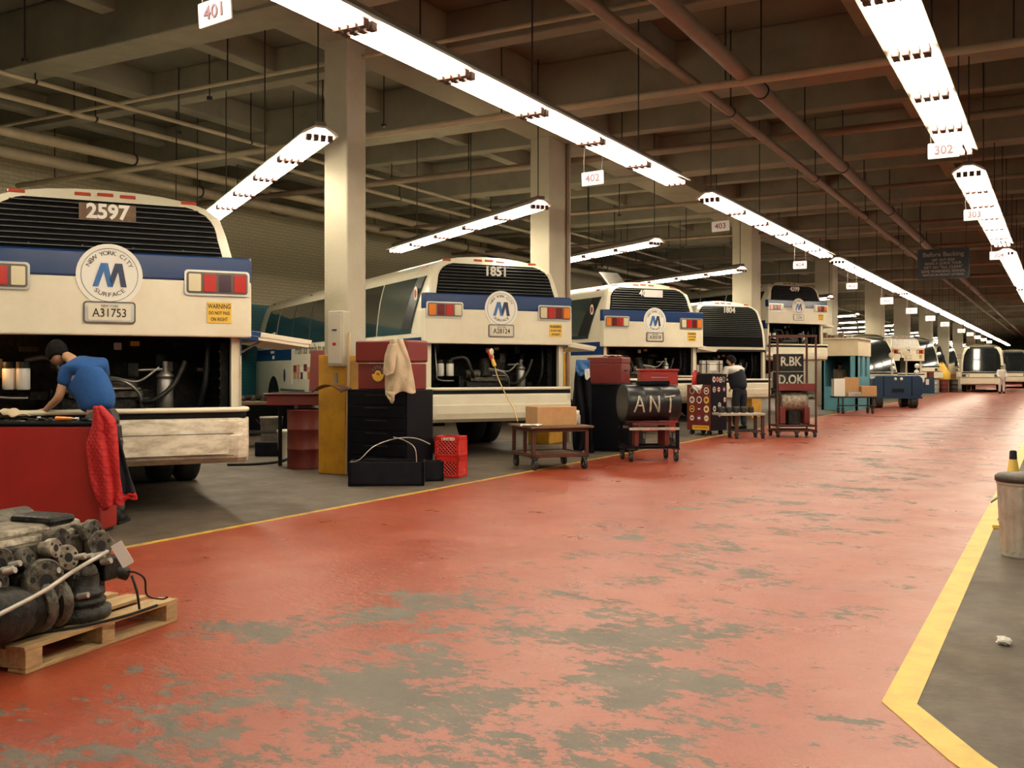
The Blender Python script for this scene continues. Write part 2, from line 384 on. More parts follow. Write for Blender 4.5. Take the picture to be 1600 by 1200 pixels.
# columns
for i, (x, yy, wx, wy) in enumerate([(-8.66, 10.87, .40, .42), (-8.80, 17.4, .42, .85), (-8.4, 29.9, .6, 1.0), (-8.4, 41.6, .7, 1.1), (-8.4, 53.6, .8, 1.2), (-8.4, 63.5, .8, 1.2), (-8.4, 75.5, .8, 1.2), (-8.4, 87.5, .8, 1.2), (-8.4, 100, .8, 1.2), (-8.4, 115, .8, 1.2), (-8.4, 130, .8, 1.2)]):
    q = MB(); q.bx(x - wx / 2, x + wx / 2, yy - wy / 2, yy + wy / 2, 0, 5.95, conc_c)
    c = struct(q.build('column', bevel=.02))
    if i == 1:
        q = MB(); q.rod((x + wx / 2 + .04, yy + wy / 2 - .12, 0), (x + wx / 2 + .04, yy + wy / 2 - .12, 5.9), .035, pipe_o)
        q.rod((x + wx / 2 + .03, yy + wy / 2 - .02, 0), (x + wx / 2 + .03, yy + wy / 2 - .02, 5.9), .022, conc_c); q.build('conduit', c)
    if i < 3:
        q = MB(); e = .055 if i == 0 else .03; h = 1.62 if i == 0 else 1.75
        q.bx(x - wx / 2 - e, x + wx / 2 + .01, yy - wy / 2 - e, yy + wy / 2 + e, 0.002, h, yellow_p); q.build('painted_guard', c, bevel=.012)
q = MB(); q.bx(-6.5, -5.9, 140, 141, 0, 5.9, conc_c)

# pipes under the ceiling
def pipe(x, z, r, m, lab, y0=-4, y1=150, hang=6, ph=0):
    t = thing('ceiling_pipe', lab, 'pipe', (x, y0, z))
    q = MB(); q.rod((0, 0, 0), (0, y1 - y0, 0), r, m, n=14); q.build('pipe', t)
    hb = MB(); yy = ph
    hb.rod((0, 0, r * .9), (0, 0, ZC - z), .012, darksteel, n=5); hb.lathe([(r * 1.08, -.02), (r * 1.16, -.02), (r * 1.16, .02), (r * 1.08, .02)], darksteel, n=12, T=Matrix.Rotation(pi / 2, 4, 'X'))
    h0 = hb.build('hanger', t, loc=(0, yy, 0))
    while yy + hang < min(y1 - y0, 70): yy += hang; repeat(h0, (0, yy, 0))
    return t
pipe(-3.76, 5.4, .105, pipe_o, 'thick brown ceiling pipe running the length of the aisle beside a thinner one', hang=6.04)
pipe(-4.50, 5.42, .07, pipe_o, 'thinner brown ceiling pipe running beside the thick one above the aisle', hang=6.04, ph=1)
pipe(-13.4, 5.72, .035, pipe_m, 'thin cream pipe running level above the bus bays', hang=4.5)
pipe(-14.6, 5.75, .045, pipe_m, 'thin cream pipe second from the aisle above the bus bays', hang=4.5, ph=2)
pipe(-16.6, 5.72, .10, pipe_m, 'fat cream pipe high up in front of the brick wall', hang=6)
pipe(-17.9, 5.65, .12, pipe_m, 'fattest cream pipe high up, closest to the brick wall', hang=6, ph=3)
def xpipe(y, z, r, m, lab, x0=XL + .4, x1=8, group=None):
    t = thing('cross_pipe', lab, 'pipe', (x0, y, z), group=group)
    q = MB(); q.rod((0, 0, 0), (x1 - x0, 0, 0), r, m, n=12); q.build('pipe', t)
    hb = MB(); hb.rod((0, 0, r), (0, 0, ZC - z), .012, darksteel, n=5); h0 = hb.build('hanger', t, loc=(1.2, 0, 0))
    for i in range(1, int((x1 - x0) / 3.5)): repeat(h0, (1.2 + i * 3.5, 0, 0))
xpipe(17.95, 5.6, .07, pipe_o, 'brown pipe crossing the aisle ceiling in front of the 403 sign')
xpipe(13.2, 5.3, .055, pipe_m, 'cream pipe crossing the ceiling above the second bus')
xpipe(11.0, 5.75, .03, pipe_m, 'thin cream pipe crossing the ceiling near the first column')
for yy in (24.0, 30.2, 36.1, 48, 60): xpipe(yy, 5.62, .05, pipe_o, 'distant brown pipe crossing the hall ceiling', group='distant cross pipes')
# sprinkler and light hanging rods scattered over the bays
rnd = random.Random(5)
for i in range(16):
    x = rnd.uniform(-16, -9); yy = rnd.uniform(8, 34)
    q = MB(); q.rod((0, 0, 0), (0, 0, 1.0 + rnd.random() * .8), .011, darksteel, n=5); q.box((0, 0, -.02), (.06, .06, .05), darksteel)
    h = q.v; zt = max(v.z for v in q.v); o = q.build('hanging_rod', loc=(x, yy, ZC - zt))
    tag(o, 'thin dark rod hanging from the ceiling over the bus bays', 'rod', 'thin hanging rods')

# ---------------------------------------------------------------- strip lights
def make_section(L):
    q = MB()
    for j in (-1.5, -.5, .5, 1.5):
        q.rod((j * .085, .07, -.02), (j * .085, L - .07, -.02), .026, tube_m, n=8)
        q.box((j * .085, .03, -.02), (.06, .07, .07), rust); q.box((j * .085, L - .03, -.02), (.06, .07, .07), rust)
    return q
def strip_light(p, ang, n, label, L=1.535, group=None, z=4.2, name='strip_light', cable=False):
    t = thing(name, label, 'light', (p[0], p[1], z), ang, group)
    q = MB(); T = n * L
    pr = [(-.22, .0), (-.20, .035), (-.06, .11), (.06, .11), (.20, .035), (.22, .0), (.20, -.0), (.06, .08), (-.06, .08), (-.20, .0)]
    q.prism([(x, z_) for x, z_ in pr], 0, T, hous, T=Matrix(((1, 0, 0, 0), (0, 0, 1, 0), (0, 1, 0, .01), (0, 0, 0, 1))))
    q.bx(-.07, .07, 0, T, .11, .16, hous_dk); q.build('reflector_housing', t)
    key = ('sec', round(L, 3))
    if key not in _text:
        o0 = make_section(L - .05).build('tube_section', t); _text[key] = o0.data
        o0.location = (0, .025, 0); s = 1
    else: s = 0
    for i in range(s, n):
        o = bpy.data.objects.new('tube_section', _text[key]); COL.objects.link(o); o.parent = t; o.location = (0, i * L + .025, 0)
    q = MB(); q.rod((0, 0, .15), (0, 0, ZC - z), .010, darksteel, n=5); h0 = q.build('hanging_rod', t, loc=(0, .1, 0))
    for i in range(2, n + 1, 2): repeat(h0, (0, min(i * L, T - .1), 0))
    return t
runs = [(-.5, 4), (6.35, 5), (15.6, 6), (26.1, 7), (38.0, 8), (51.5, 8), (65, 8), (79, 8), (93, 8), (107, 8), (121, 8)]
# aisle row above the bus fronts of tool carts
strip_light((-5.0, 3.33), 0, 7, 'bright strip light over the aisle ending beside the 402 sign')
strip_light((-5.0, 15.6), 0, 6, 'bright strip light over the aisle between the 403 and 404 signs')
strip_light((-5.0, 26.1), 0, 7, 'bright strip light over the aisle starting just beyond the 404 sign')
strip_light((-5.0, 38.0), 0, 8, 'short-looking strip light over the aisle, third one beyond the 402 sign')
for yy in (51.5, 65, 79, 93, 107): strip_light((-5.0, yy), 0, 8, 'far strip light over the aisle in the receding row', group='far aisle strip lights')
strip_light((-1.15, 1.6), 0, 8, 'widest strip light, top right, running down to a bay sign above the yellow line')
strip_light((-1.15, 15.3), 0, 6, 'second strip light at the right edge, with a bay sign hanging in front of it')
for yy in (26.1, 38.0, 51.5, 65, 79, 93, 107): strip_light((-1.15, yy), 0, 8 if yy > 30 else 7, 'strip light beyond the 304 sign in the row above the yellow line', group='far strip lights above the yellow line')
strip_light((4.2, -3), 0, 6, 'strip light over the empty bay opposite the buses', group='strip lights over the opposite bays')
strip_light((4.2, 10), 0, 6, 'strip light over the empty bay opposite the buses', group='strip lights over the opposite bays')
strip_light((-5.0, -4.2), 0, 4, 'strip light over the near end of the aisle', group='near aisle strip')
BA = R(56)                                             # bays run 56 degrees off the aisle
bay_l = [(3.0, 'strip light hanging over the bay left of bus 2597'), (9.2, 'slanting strip light hanging between bus 2597 and the first column'), (14.9, 'long thin slanting strip light hanging above the roof of bus 1851'), (20.4, 'slanting strip light hanging above the third bus, by the second column'),
         (27.0, 'slanting strip light hanging above the bus with the open black louvered back'), (39.0, 'slanting strip light hanging just beyond the raised bus 4399')]
for yy, lab in bay_l: strip_light((-7.7, yy), BA, 8 if yy < 10 else 5, lab, L=1.42)
yy = 45.3
while yy < 125: strip_light((-8.9, yy), BA, 5, 'distant slanting strip light over the far bays', L=1.42, group='distant bay strip lights'); yy += 6.3

# ---------------------------------------------------------------- hanging signs
def bay_sign(x, y, num, tilt=0., w_=.29, h_=.165, dim=False, group=None, lab=None, z=3.75):
    t = thing('bay_sign', lab or 'white hanging bay number sign', 'sign', (x, y, z), 0, group)
    q = MB(); q.T = Matrix.Rotation(R(tilt), 4, 'Y'); q.prism([(a, c) for a, c in rrect(w_, h_, .01)], -.006, .006, sign_w, T=frame((0, 0, 0), (1, 0, 0), (0, 0, 1)))
    bd = q.build('board', t)
    q = MB(); q.T = Matrix.Rotation(R(tilt), 4, 'Y'); q.text(num, .125, sign_ink, frame((0, -.009, .0), (1, 0, 0), (0, 0, 1)), off=.0015); q.build('number', t)
    for s in (-1, 1):
        q = MB(); q.tube([(s * w_ * .4, 0, h_ * .5), (s * w_ * .43, .01, .2), (s * w_ * .38, 0, 4.2 - z - .06)], .003, cord_m, n=4); q.build('wire', t)
bay_sign(-4.84, 4.73, '401', tilt=-4, lab='largest white bay number sign, at the top of the photo above the nearest bus')
bay_sign(-5.0, 11.05, '402', tilt=-2, lab='white bay number sign on two wires just right of the second column')
bay_sign(-4.82, 15.64, '403', tilt=-2, z=3.74, lab='white bay number sign hanging in front of the third column')
bay_sign(-5.05, 22.2, '404', z=3.74, lab='small white bay number sign directly above the raised bus')
bay_sign(-5.05, 28.4, '405', z=3.74, lab='small washed-out bay number sign just right of the fourth column')
for i in range(9): bay_sign(-5.05, 34.6 + 6.2 * i + (i > 3) * 3, str(406 + i), w_=.4, h_=.22, z=3.72, group='distant bay signs', lab='distant white bay number sign below the aisle strip lights')
bay_sign(-1.10, 11.45, '302', w_=.31, lab='white bay number sign at the end of the brightest strip light, top right corner')
bay_sign(-1.15, 16.4, '303', lab='white bay number sign against the second strip light at the right edge')
bay_sign(-1.12, 22.4, '304', w_=.33, lab='lowest white bay number sign at the right edge, beyond the second strip light')
t = thing('safety_sign', 'dark blue hanging sign headed Before Backing above the aisle', 'sign', (-2.72, 28.2, 4.22))
q = MB(); q.prism(rrect(1.24, .78, .03), -.015, .015, sign_k, T=frame((0, 0, 0), (1, 0, 0), (0, 0, 1))); q.build('board', t)
q = MB()
q.text('Before Backing', .165, sign_t, frame((0, -.02, .24), (1, 0, 0), (0, 0, 1)), off=.002); q.build('heading', t); q = MB()
for s_, z_, sz in (('GET OUT SIDE', .095, .085), ('MAKE A QUICK TOUR', .005, .088), ('GET AN "ALL CLEAR"', -.095, .1), ('GIVE WARNING SIGNAL', -.2, .098), ('WATCH IN FRONT OF REAR', -.295, .078)):
    q.text(s_, sz, sign_t, frame((0, -.02, z_), (1, 0, -.0 + .0), (0, 0, 1)), off=.002)
q.build('lettering', t)
q = MB(); q.rod((0, 0, .39), (0, 0, ZC - 4.22), .008, darksteel, n=5); repeat(q.build('hanging_rod', t, loc=(-.55, 0, 0)), (.55, 0, 0))

# ---------------------------------------------------------------- buses
SEC = [(1.25, .50), (1.30, .62), (1.30, 1.22), (1.30, 1.56), (1.30, 1.85), (1.29, 2.0), (1.265, 2.25), (1.22, 2.55), (1.16, 2.80), (1.10, 2.97), (.98, 3.08), (.82, 3.15), (.55, 3.20), (.28, 3.225), (0, 3.235)]
def hw(z):
    for (a, z0), (c, z1) in zip(SEC, SEC[1:]):
        if z <= z1: return a + (c - a) * (z - z0) / (z1 - z0)
    return 0
def rxx(z): return 0 if z < 2.4 else (z - 2.4) * .20 if z < 3.0 else .12 + (z - 3.0) * 1.3
def fxx(z): return 12.2 - (0 if z < 1.25 else (z - 1.25) * .26 if z < 2.95 else .442 + (z - 2.95) * 2.2)
REAR = lambda x, y, z: frame((x, y, z), (0, -1, 0), (0, 0, 1))
FRONT = lambda x, y, z: frame((x, y, z), (0, 1, 0), (0, 0, 1))
SIDE = lambda x, y, z: frame((x, y, z), (-1, 0, 0), (0, 0, 1))
M_L = [(-.5, -.37), (-.31, .37), (-.06, .37), (.07, .02), (.0, -.17), (-.07, -.37), (-.22, .10), (-.33, -.37)]
M_LEFT = [(-.50, -.37), (-.26, .37), (-.05, .37), (.10, -.37), (-.06, -.37), (-.17, .12), (-.33, -.37)]
M_RIGHT = [(-.01, -.16), (.16, .37), (.37, .37), (.50, -.37), (.33, -.37), (.25, .13), (.09, -.37)]
def add_logo(q, T, r, detail=True):
    n = 36
    q.prism([(r * cos(2 * pi * i / n), r * sin(2 * pi * i / n)) for i in range(n)], -.004, .006, white if detail else white, T=T)
    for i in range(n):
        a, c = 2 * pi * i / n, 2 * pi * (i + 1) / n; r0, r1 = r * .845, r * .86
        q.prism([(r0 * cos(a), r0 * sin(a)), (r1 * cos(a), r1 * sin(a)), (r1 * cos(c), r1 * sin(c)), (r0 * cos(c), r0 * sin(c))], .006, .0085, ink, T=T)
    for pl, m in ((M_LEFT, logo_blue), (M_RIGHT, logo_navy)):
        q.prism([(x * r * 1.02, y * r * 1.02 + r * .0) for x, y in pl], .006, .012, m, T=T)
    if detail:
        for ch, a in zip('NEW YORK CITY', [152 - i * 10.4 for i in range(13)]):
            if ch != ' ':
                q.text(ch, r * .19, ink, T @ Matrix.Rotation(R(a - 90), 4, 'Z') @ T3(0, r * .70, .008), ext=.002, sx=1.15)
        for i, ch in enumerate('SURFACE'): q.text(ch, r * .19, ink, T @ Matrix.Rotation(R(-3.2 * (3 - i) * 4), 4, 'Z') @ T3(0, -r * .64, .008), ext=.002, sx=1.2)
def hose(q, pts, r, m, n=8, steps=8):
    pts = [Vector(p) for p in pts]; out = []
    for i in range(len(pts) - 1):
        p0, p1, p2, p3 = pts[max(i - 1, 0)], pts[i], pts[i + 1], pts[min(i + 2, len(pts) - 1)]
        for j in range(steps):
            t = j / steps; out.append(.5 * ((2 * p1) + (-p0 + p2) * t + (2 * p0 - 5 * p1 + 4 * p2 - p3) * t * t + (-p0 + 3 * p1 - 3 * p2 + p3) * t ** 3))
    out.append(pts[-1]); return q.tube(out, r, m, n=n)

def bus(label, pos, yaw, lift=0., number=None, numstyle='plate', hatch=True, flap=True, plate=None, lights='abcd', engine=True, rear=True, front=False, ad=False, stripe=True, wins=True, group=None, glow=False, louver_low=2.60, sign_front=None, pale=False):
    t = thing('city_bus', label, 'bus', (pos[0], pos[1], 0), yaw, group)
    LT = T3(0, 0, lift)
    def new(): q = MB(); q.T = LT; return q
    # body shell
    q = new(); st = [0, .10, .16, 1.4, 3.2, 5.2, 7.2, 9.2, 11.0, 11.6, -1, -2]
    rings = []
    for k, x in enumerate(st):
        row = []
        for h, z in SEC:
            if k == 0: xx = rxx(z); hh = h * .975
            elif x == -1: xx = fxx(z) - .12; hh = h
            elif x == -2: xx = fxx(z); hh = h * .955
            else: xx = max(x, rxx(z) + (.10 if k == 1 else .16)); hh = h
            row.append((xx, hh, z))
        rings.append(row)
    ns = len(SEC); vs = []
    for row in rings:
        vs += row; vs += [(x, -h, z) for x, h, z in row]
    def idx(k, i, s): return k * 2 * ns + (ns if s else 0) + i
    for s in (0, 1):
        for k in range(len(st) - 1):
            for i in range(ns - 1):
                m = cream
                if stripe and 1.5 < (SEC[i][1] + SEC[i + 1][1]) / 2 < 1.85: m = blue
                q.add([vs[idx(k, i, s)], vs[idx(k + 1, i, s)], vs[idx(k + 1, i + 1, s)], vs[idx(k, i + 1, s)]], [(0, 1, 2, 3)], m, True)
    for i in range(ns - 1):     # rear cap above the engine bay, front cap whole
        if SEC[i][1] >= 1.85: q.add([vs[idx(0, i, 0)], vs[idx(0, i + 1, 0)], vs[idx(0, i + 1, 1)], vs[idx(0, i, 1)]], [(0, 1, 2, 3)], cream, False)
        q.add([vs[idx(len(st) - 1, i, 0)], vs[idx(len(st) - 1, i + 1, 0)], vs[idx(len(st) - 1, i + 1, 1)], vs[idx(len(st) - 1, i, 1)]], [(0, 1, 2, 3)], cream, False)
    for s in (-1, 1): q.bx(.02, .10, min(s * 1.18, s * 1.27), max(s * 1.18, s * 1.27), .5, 1.86, cream)
    q.bx(.0, 1.4, -1.27, 1.27, 1.80, 1.86, black); q.bx(1.4, 12.0, -1.25, 1.25, .48, .54, black); q.bx(1.38, 1.44, -1.27, 1.27, .5, 1.86, black)
    q.build('body', t, merge=True)
    q = new(); q.bx(.10, 1.38, -1.24, -1.21, .55, 1.80, black); q.bx(.10, 1.38, 1.21, 1.24, .55, 1.80, black); q.bx(.2, 1.38, -1.2, 1.2, .52, .60, black)
    q.bx(1.30, 1.36, -1.2, 1.2, .6, 1.78, engine_d); q.build('engine_bay', t)
    if rear:
        # louvered rear window
        q = new(); zz = [louver_low - .08 if hatch else 1.93]; 
        while zz[-1] < 3.07: zz.append(min(zz[-1] + .06, 3.075))
        def gw(z): 
            if z < 2.78: return hw(z) - .125
            tt = (z - 2.78) / .30; return (hw(2.78) - .125) - .36 * (1 - math.sqrt(max(0, 1 - tt * tt)))
        def gx(z): return (0 if z < 2.4 else (z - 2.4) * .2 if z < 3.0 else .12 + (z - 3.0) * .6)
        for a, c in zip(zz, zz[1:]):
            q.add([(gx(a) - .015, gw(a), a), (gx(c) - .015, gw(c), c), (gx(c) - .015, -gw(c), c), (gx(a) - .015, -gw(a), a), (gx(a) + .2, gw(a), a), (gx(c) + .2, gw(c), c), (gx(c) + .2, -gw(c), c), (gx(a) + .2, -gw(a), a)], [(0, 1, 2, 3), (0, 4, 5, 1), (2, 6, 7, 3)], grille_m)
        c = zz[-1]; q.add([(gx(c) - .015, gw(c), c), (gx(c) - .015, -gw(c), c), (gx(c) + .2, -gw(c), c), (gx(c) + .2, gw(c), c)], [(0, 1, 2, 3)], grille_m)
        g = q.build('rear_louvers', t)
        if pale: g.data.materials[0] = galv
        q = new(); z = louver_low if hatch else 2.22; dz = .054
        while z < 3.05:
            w_ = gw(z) - .01; x = gx(z)
            if pale: break
            if pale: break
            q.add([(x - .042, w_, z), (x - .042, -w_, z), (x - .030, -w_, z + .011), (x - .030, w_, z + .011), (x - .010, w_, z + .009), (x - .010, -w_, z + .009), (x - .010, -w_, z - .004), (x - .010, w_, z - .004)], [(0, 1, 2, 3), (3, 2, 5, 4), (7, 6, 1, 0)], slat_m)
            z += dz
        for yy in (-.7, -.23, .23, .7): q.bx(-.0, .01, yy - .008, yy + .008, 2.6, 2.62, slat_m)
        q.build('louver_slats', g)
        # marker lamps along the roof edge
        for yy in (-.80, -.21, 0, .21, .80):
            zc = 3.165 - abs(yy) * .035; q = new(); q.T = LT @ T3(rxx(zc) - .005, yy, zc) @ Matrix.Rotation(R(38), 4, 'Y'); q.box((0, 0, 0), (.03, .15, .042), marker_red); q.build('marker_lamp', t, bevel=.008)
        if number:
            q = new(); zc = 2.955; x = gx(zc) - .055
            TT = REAR(x, -.0, zc) 
            if numstyle == 'plate': q.prism(rrect(.52, .165, .008), -.01, .0, wood_dk, T=TT)
            if numstyle == 'half': q.prism(rrect(.50, .17, .008), -.01, .0, sign_w, T=T3(0, -.1, 0) @ TT); 
            q.text(number, .195 if numstyle != 'slab' else .215, white if numstyle != 'half' else sign_w, (T3(0, .2, 0) @ TT) if numstyle == 'half' else TT, ext=.005, off=.007 if numstyle != 'half' else .002, sx=1.0 if numstyle != 'half' else .9)
            q.build('number_plate', t)
    if hatch:
        q = new(); q.bx(-.13, .03, -1.355, 1.355, 1.743, 2.305, cream); q.bx(-.13, .03, -1.355, 1.355, 2.305, 2.555, blue)
        h = q.build('engine_door', t, bevel=.018)
        if pale: h.data.materials[1] = cream
        q = new(); add_logo(q, REAR(-.134, .0, 2.325), .30); q.build('round_emblem', h)
        for s in (-1, 1):
            q = new(); TT = REAR(-.135, s * 1.01, 2.285)
            q.prism(rrect(.64, .255, .035), -.01, .014, chrome, T=TT); q.prism(rrect(.60, .215, .03), .0, .018, plate_f, T=TT)
            cl = {'a': [lens_amber, lens_dred, lens_red, lens_clear], 'r': [lens_red, lens_smoke, lens_red, lens_clear]}[lights[0] if lights[0] in 'ar' else 'a']
            for k in range(4):
                xk = (.222 - .148 * k) * -s
                q.prism(rrect(.118, .175, .012), .012, .030, cl[k], T=TT @ T3(xk if s < 0 else xk, 0, 0))
            q.build('tail_light', h)
        q = new(); TT = REAR(-.135, .0, 1.965); q.prism(rrect(.47, .21, .03), -.01, .010, plate_f, T=TT); q.prism(rrect(.44, .18, .02), .0, .013, chrome, T=TT); q.prism(rrect(.38, .15, .01), .0, .017, plate_m, T=TT)
        if plate: q.text(plate, .115, ink, TT @ T3(0, -.008, .018), ext=.002, off=.001, sx=.85); q.text('NEW YORK', .03, ink, TT @ T3(0, .06, .018), ext=.002)
        q.build('licence_plate', h)
        q = new(); TT = REAR(-.134, -1.03, 1.99); q.prism(rrect(.24, .21, .004), -.004, .003, sticker_y, T=TT)
        for s_, z_, sz in (('WARNING', .062, .066), ('DO NOT PASS', -.005, .046), ('ON RIGHT', -.068, .05)): q.text(s_, sz, ink, TT @ T3(0, z_, .004), ext=.0015, off=.001, sx=.70)
        q.build('warning_sticker', h)
    if rear:
        # lower bumper panel with its black band and rim
        q = new(); prof = [(0, .93), (-.20, .93), (-.235, .90), (-.245, .76), (-.255, .755), (-.25, .62), (-.22, .53), (-.14, .475), (0, .47)]
        ys = [-1.335, -1.30, -1.2, -.6, 0, .6, 1.2, 1.30, 1.335]; sc_ = [.35, .75, 1, 1, 1, 1, 1, .75, .35]
        vs = [(x * k, y, .93 + (z - .93) * (1 if k > .5 else .96)) for y, k in zip(ys, sc_) for x, z in prof]; n = len(prof)
        fs = [(i * n + j, i * n + (j + 1) % n, (i + 1) * n + (j + 1) % n, (i + 1) * n + j) for i in range(len(ys) - 1) for j in range(n)] + [tuple(range(n)), tuple(range((len(ys) - 1) * n, len(ys) * n))]
        q.add(vs, fs, cream_worn if number == '2597' else cream, False)
        if number == '2597':
            q.prism(rrect(2.2, .20, .02), -.006, .006, cream_worn, T=REAR(-.252, 0, .67)); q.bx(-.262, -.25, -1.15, 1.15, .552, .558, ink); q.bx(-.256, -.24, -1.15, 1.15, .772, .778, ink)
        bp = q.build('bumper', t, bevel=.012)
        q = new(); q.bx(-.20, 0, -1.29, 1.29, .925, .99, black); q.build('black_band', bp, bevel=.02)
        q = new(); path = [(.1, 1.31), (-.12, 1.31), (-.20, 1.27), (-.235, 1.17)]; path = path + [(-.24, 0)] + [(x, -y) for x, y in path[::-1]]
        q.tube([(x, y, 1.015) for x, y in path], .026, cream, n=8); q.build('rim', bp)
    if engine and rear:
        rn = random.Random(hash(label) % 1000 if False else len(label))
        q = new(); q.bx(.45, 1.15, -.50, .50, .66, 1.22, engine_d); q.bx(.36, .46, -.44, .40, .72, 1.13, engine_d)
        q.bx(.32, .50, -.36, .34, 1.13, 1.20, engine_m); q.rod((.40, .42, 1.25), (.40, -.30, 1.25), .075, engine_m); q.rod((.36, .05, 1.20), (.45, .05, 1.50), .13, engine_d, r2=.085)
        for k in range(6): q.rod((.30, -.38 + .14 * k, 1.0), (.36, -.38 + .14 * k, 1.0), .035, darksteel)
        q.bx(.30, .40, -.42, .38, .92, .945, steel); q.bx(.28, .34, -.33, .05, 1.215, 1.235, galv)
        for k in range(14): 
            yy = rn.uniform(-1.05, 1.05); z_ = rn.uniform(1.05, 1.7); q.box((rn.uniform(.5, 1.1), yy, z_), (rn.uniform(.05, .2), rn.uniform(.05, .22), rn.uniform(.04, .2)), rn.choice([engine_d, engine_d, darksteel, engine_m]))
        q.build('engine_block', t, bevel=.012)
        for yy in (.74, .86):
            q = new(); q.lathe([(.05, 0), (.062, .01), (.062, .2), (.05, .215)], white, n=16, T=T3(.28 + (yy - .74) * .9, yy, 1.22)); q.rod((.28 + (yy - .74) * .9, yy, 1.43), (.28 + (yy - .74) * .9, yy, 1.49), .065, engine_d); q.build('oil_filter', t)
        q = new(); q.lathe([(.075, 0), (.082, .01), (.082, .36), (.07, .38), (.085, .385), (.085, .41), (.04, .45), (.02, .5)], steel, n=18, T=T3(.24, -.56, .95))
        q.rod((.24, -.56, 1.42), (.22, -.30, 1.41), .014, steel); q.rod((.24, -.56, 1.45), (.24, -.56, 1.50), .03, steel); q.build('air_dryer', t)
        for pts, r_, m in (([(.24, -.50, 1.44), (.2, -.3, 1.30), (.25, -.1, 1.33), (.35, .1, 1.36)], .014, steel), ([(.2, -.75, 1.5), (.15, -.62, 1.25), (.15, -.42, 1.1), (.3, -.3, 1.1)], .026, engine_d),
                           ([(.28, .72, 1.50), (.2, .5, 1.52), (.2, .38, 1.3), (.3, .3, 1.2)], .028, darksteel), ([(.3, 1.0, 1.7), (.22, 1.0, 1.3), (.22, .97, 1.16), (.22, .7, 1.14)], .014, steel), ([(.35, .1, 1.32), (.2, -.15, 1.3), (.2, -.3, 1.18), (.25, -.34, 1.02)], .016, steel), ([(.3, -1.0, 1.75), (.2, -.95, 1.3), (.3, -.9, 1.0)], .03, black)):
            q = new(); hose(q, pts, r_, m); q.build('hose', t)
        q = new(); q.prism(rrect(.075, .075, .01), 0, .01, sign_w, T=REAR(.7, -.15, 1.66)); q.build('data_plate', t)
        q = new(); q.prism(rrect(.09, .05, .01), 0, .01, sticker_y, T=REAR(.7, -.32, 1.69)); q.build('data_plate', t)
        if rnd.random() < 2:   # radiator core on the street side
            q = new(); q.bx(.3, 1.1, -1.2, -1.12, .7, 1.7, engine_d)
            for k in range(10): q.bx(.28, 1.12, -1.12, -1.105, .74 + k * .095, .76 + k * .095, darksteel)
            q.build('radiator', t)
    if flap:
        # side engine door swung open on the far side
        q = new(); q.T = LT @ T3(.28, -1.30, 1.80) @ Matrix.Rotation(R(8), 4, 'X')
        q.bx(.0, 1.35, -.80, 0, -.0, .05, cream); q.bx(-.005, 1.355, -.22, 0.0, -.05, .0, blue); q.bx(.01, 1.34, -.78, -.22, -.035, 0, cream); q.bx(-.004, -.0, -.24, -.0, -.0, .05, blue)
        f = q.build('side_door', t, bevel=.02)
        q = new(); q.rod((.5, -1.2, 1.5), (.5, -1.75, 1.82), .012, steel); q.build('door_stay', f)
    # side windows
    if wins:
        xs = [(.62, 2.28)] + [(2.36 + 1.5 * k, 3.80 + 1.5 * k) for k in range(5)] + [(9.9, 11.3)]
        for s in (1, -1):
            for k, (a, c) in enumerate(xs):
                q = new(); zs = [1.93, 2.0, 2.25, 2.55, 2.74, 2.86]; vs = []
                for z in zs:
                    f_ = (z - 1.93) / .93; a1 = a - .34 * f_ if k == 0 else a; c1 = c - .35 * f_ if k == 6 else c
                    vs += [(a1, s * (hw(z) + .010), z), (a1 * .5 + c1 * .5, s * (hw(z) + .010), z), (c1, s * (hw(z) + .010), z)]
                fs = [(i * 3 + j, i * 3 + j + 1, i * 3 + j + 4, i * 3 + j + 3) for i in range(5) for j in range(2)]
                q.add(vs, fs, glass if k else glass_i, False)
                o = q.build('side_window', t); so = o.modifiers.new('s', 'SOLIDIFY'); so.thickness = .012; so.offset = 0
                if k == 0 and rear:
                    q = new(); vs = []
                    for z in zs[1:]: f_ = (z - 1.93) / .93; a1 = a - .34 * f_; vs += [(a1 + .03, s * (hw(z) + .022), z), (a1 + .36 + .1 * (1 - f_), s * (hw(z) + .022), z)]
                    q.add(vs, [(2 * i, 2 * i + 1, 2 * i + 3, 2 * i + 2) for i in range(4)], blackgloss, True)
                    q.prism([(.075 * cos(2 * pi * i / 20), .12 * sin(2 * pi * i / 20)) for i in range(20)], 0, .004, white, T=SIDE(.52, s * (hw(2.55) + .03), 2.58) if s > 0 else REAR(0, 0, 0) @ T3(0, 0, 0) if False else frame((.52, s * (hw(2.55) + .03), 2.58), (-s, 0, 0), (0, 0, 1)))
                    q.prism([(.045 * cos(2 * pi * i / 20), .07 * sin(2 * pi * i / 20)) for i in range(20)], .004, .008, logo_red, T=frame((.52, s * (hw(2.55) + .03), 2.58), (-s, 0, 0), (0, 0, 1)))
                    q.build('corner_panel', o)
        for k in range(4): 
            q = new(); q.box((.6 + k * 3.5, 1.02, 3.03), (.12, .05, .05), marker_red); q.build('marker_lamp', t)
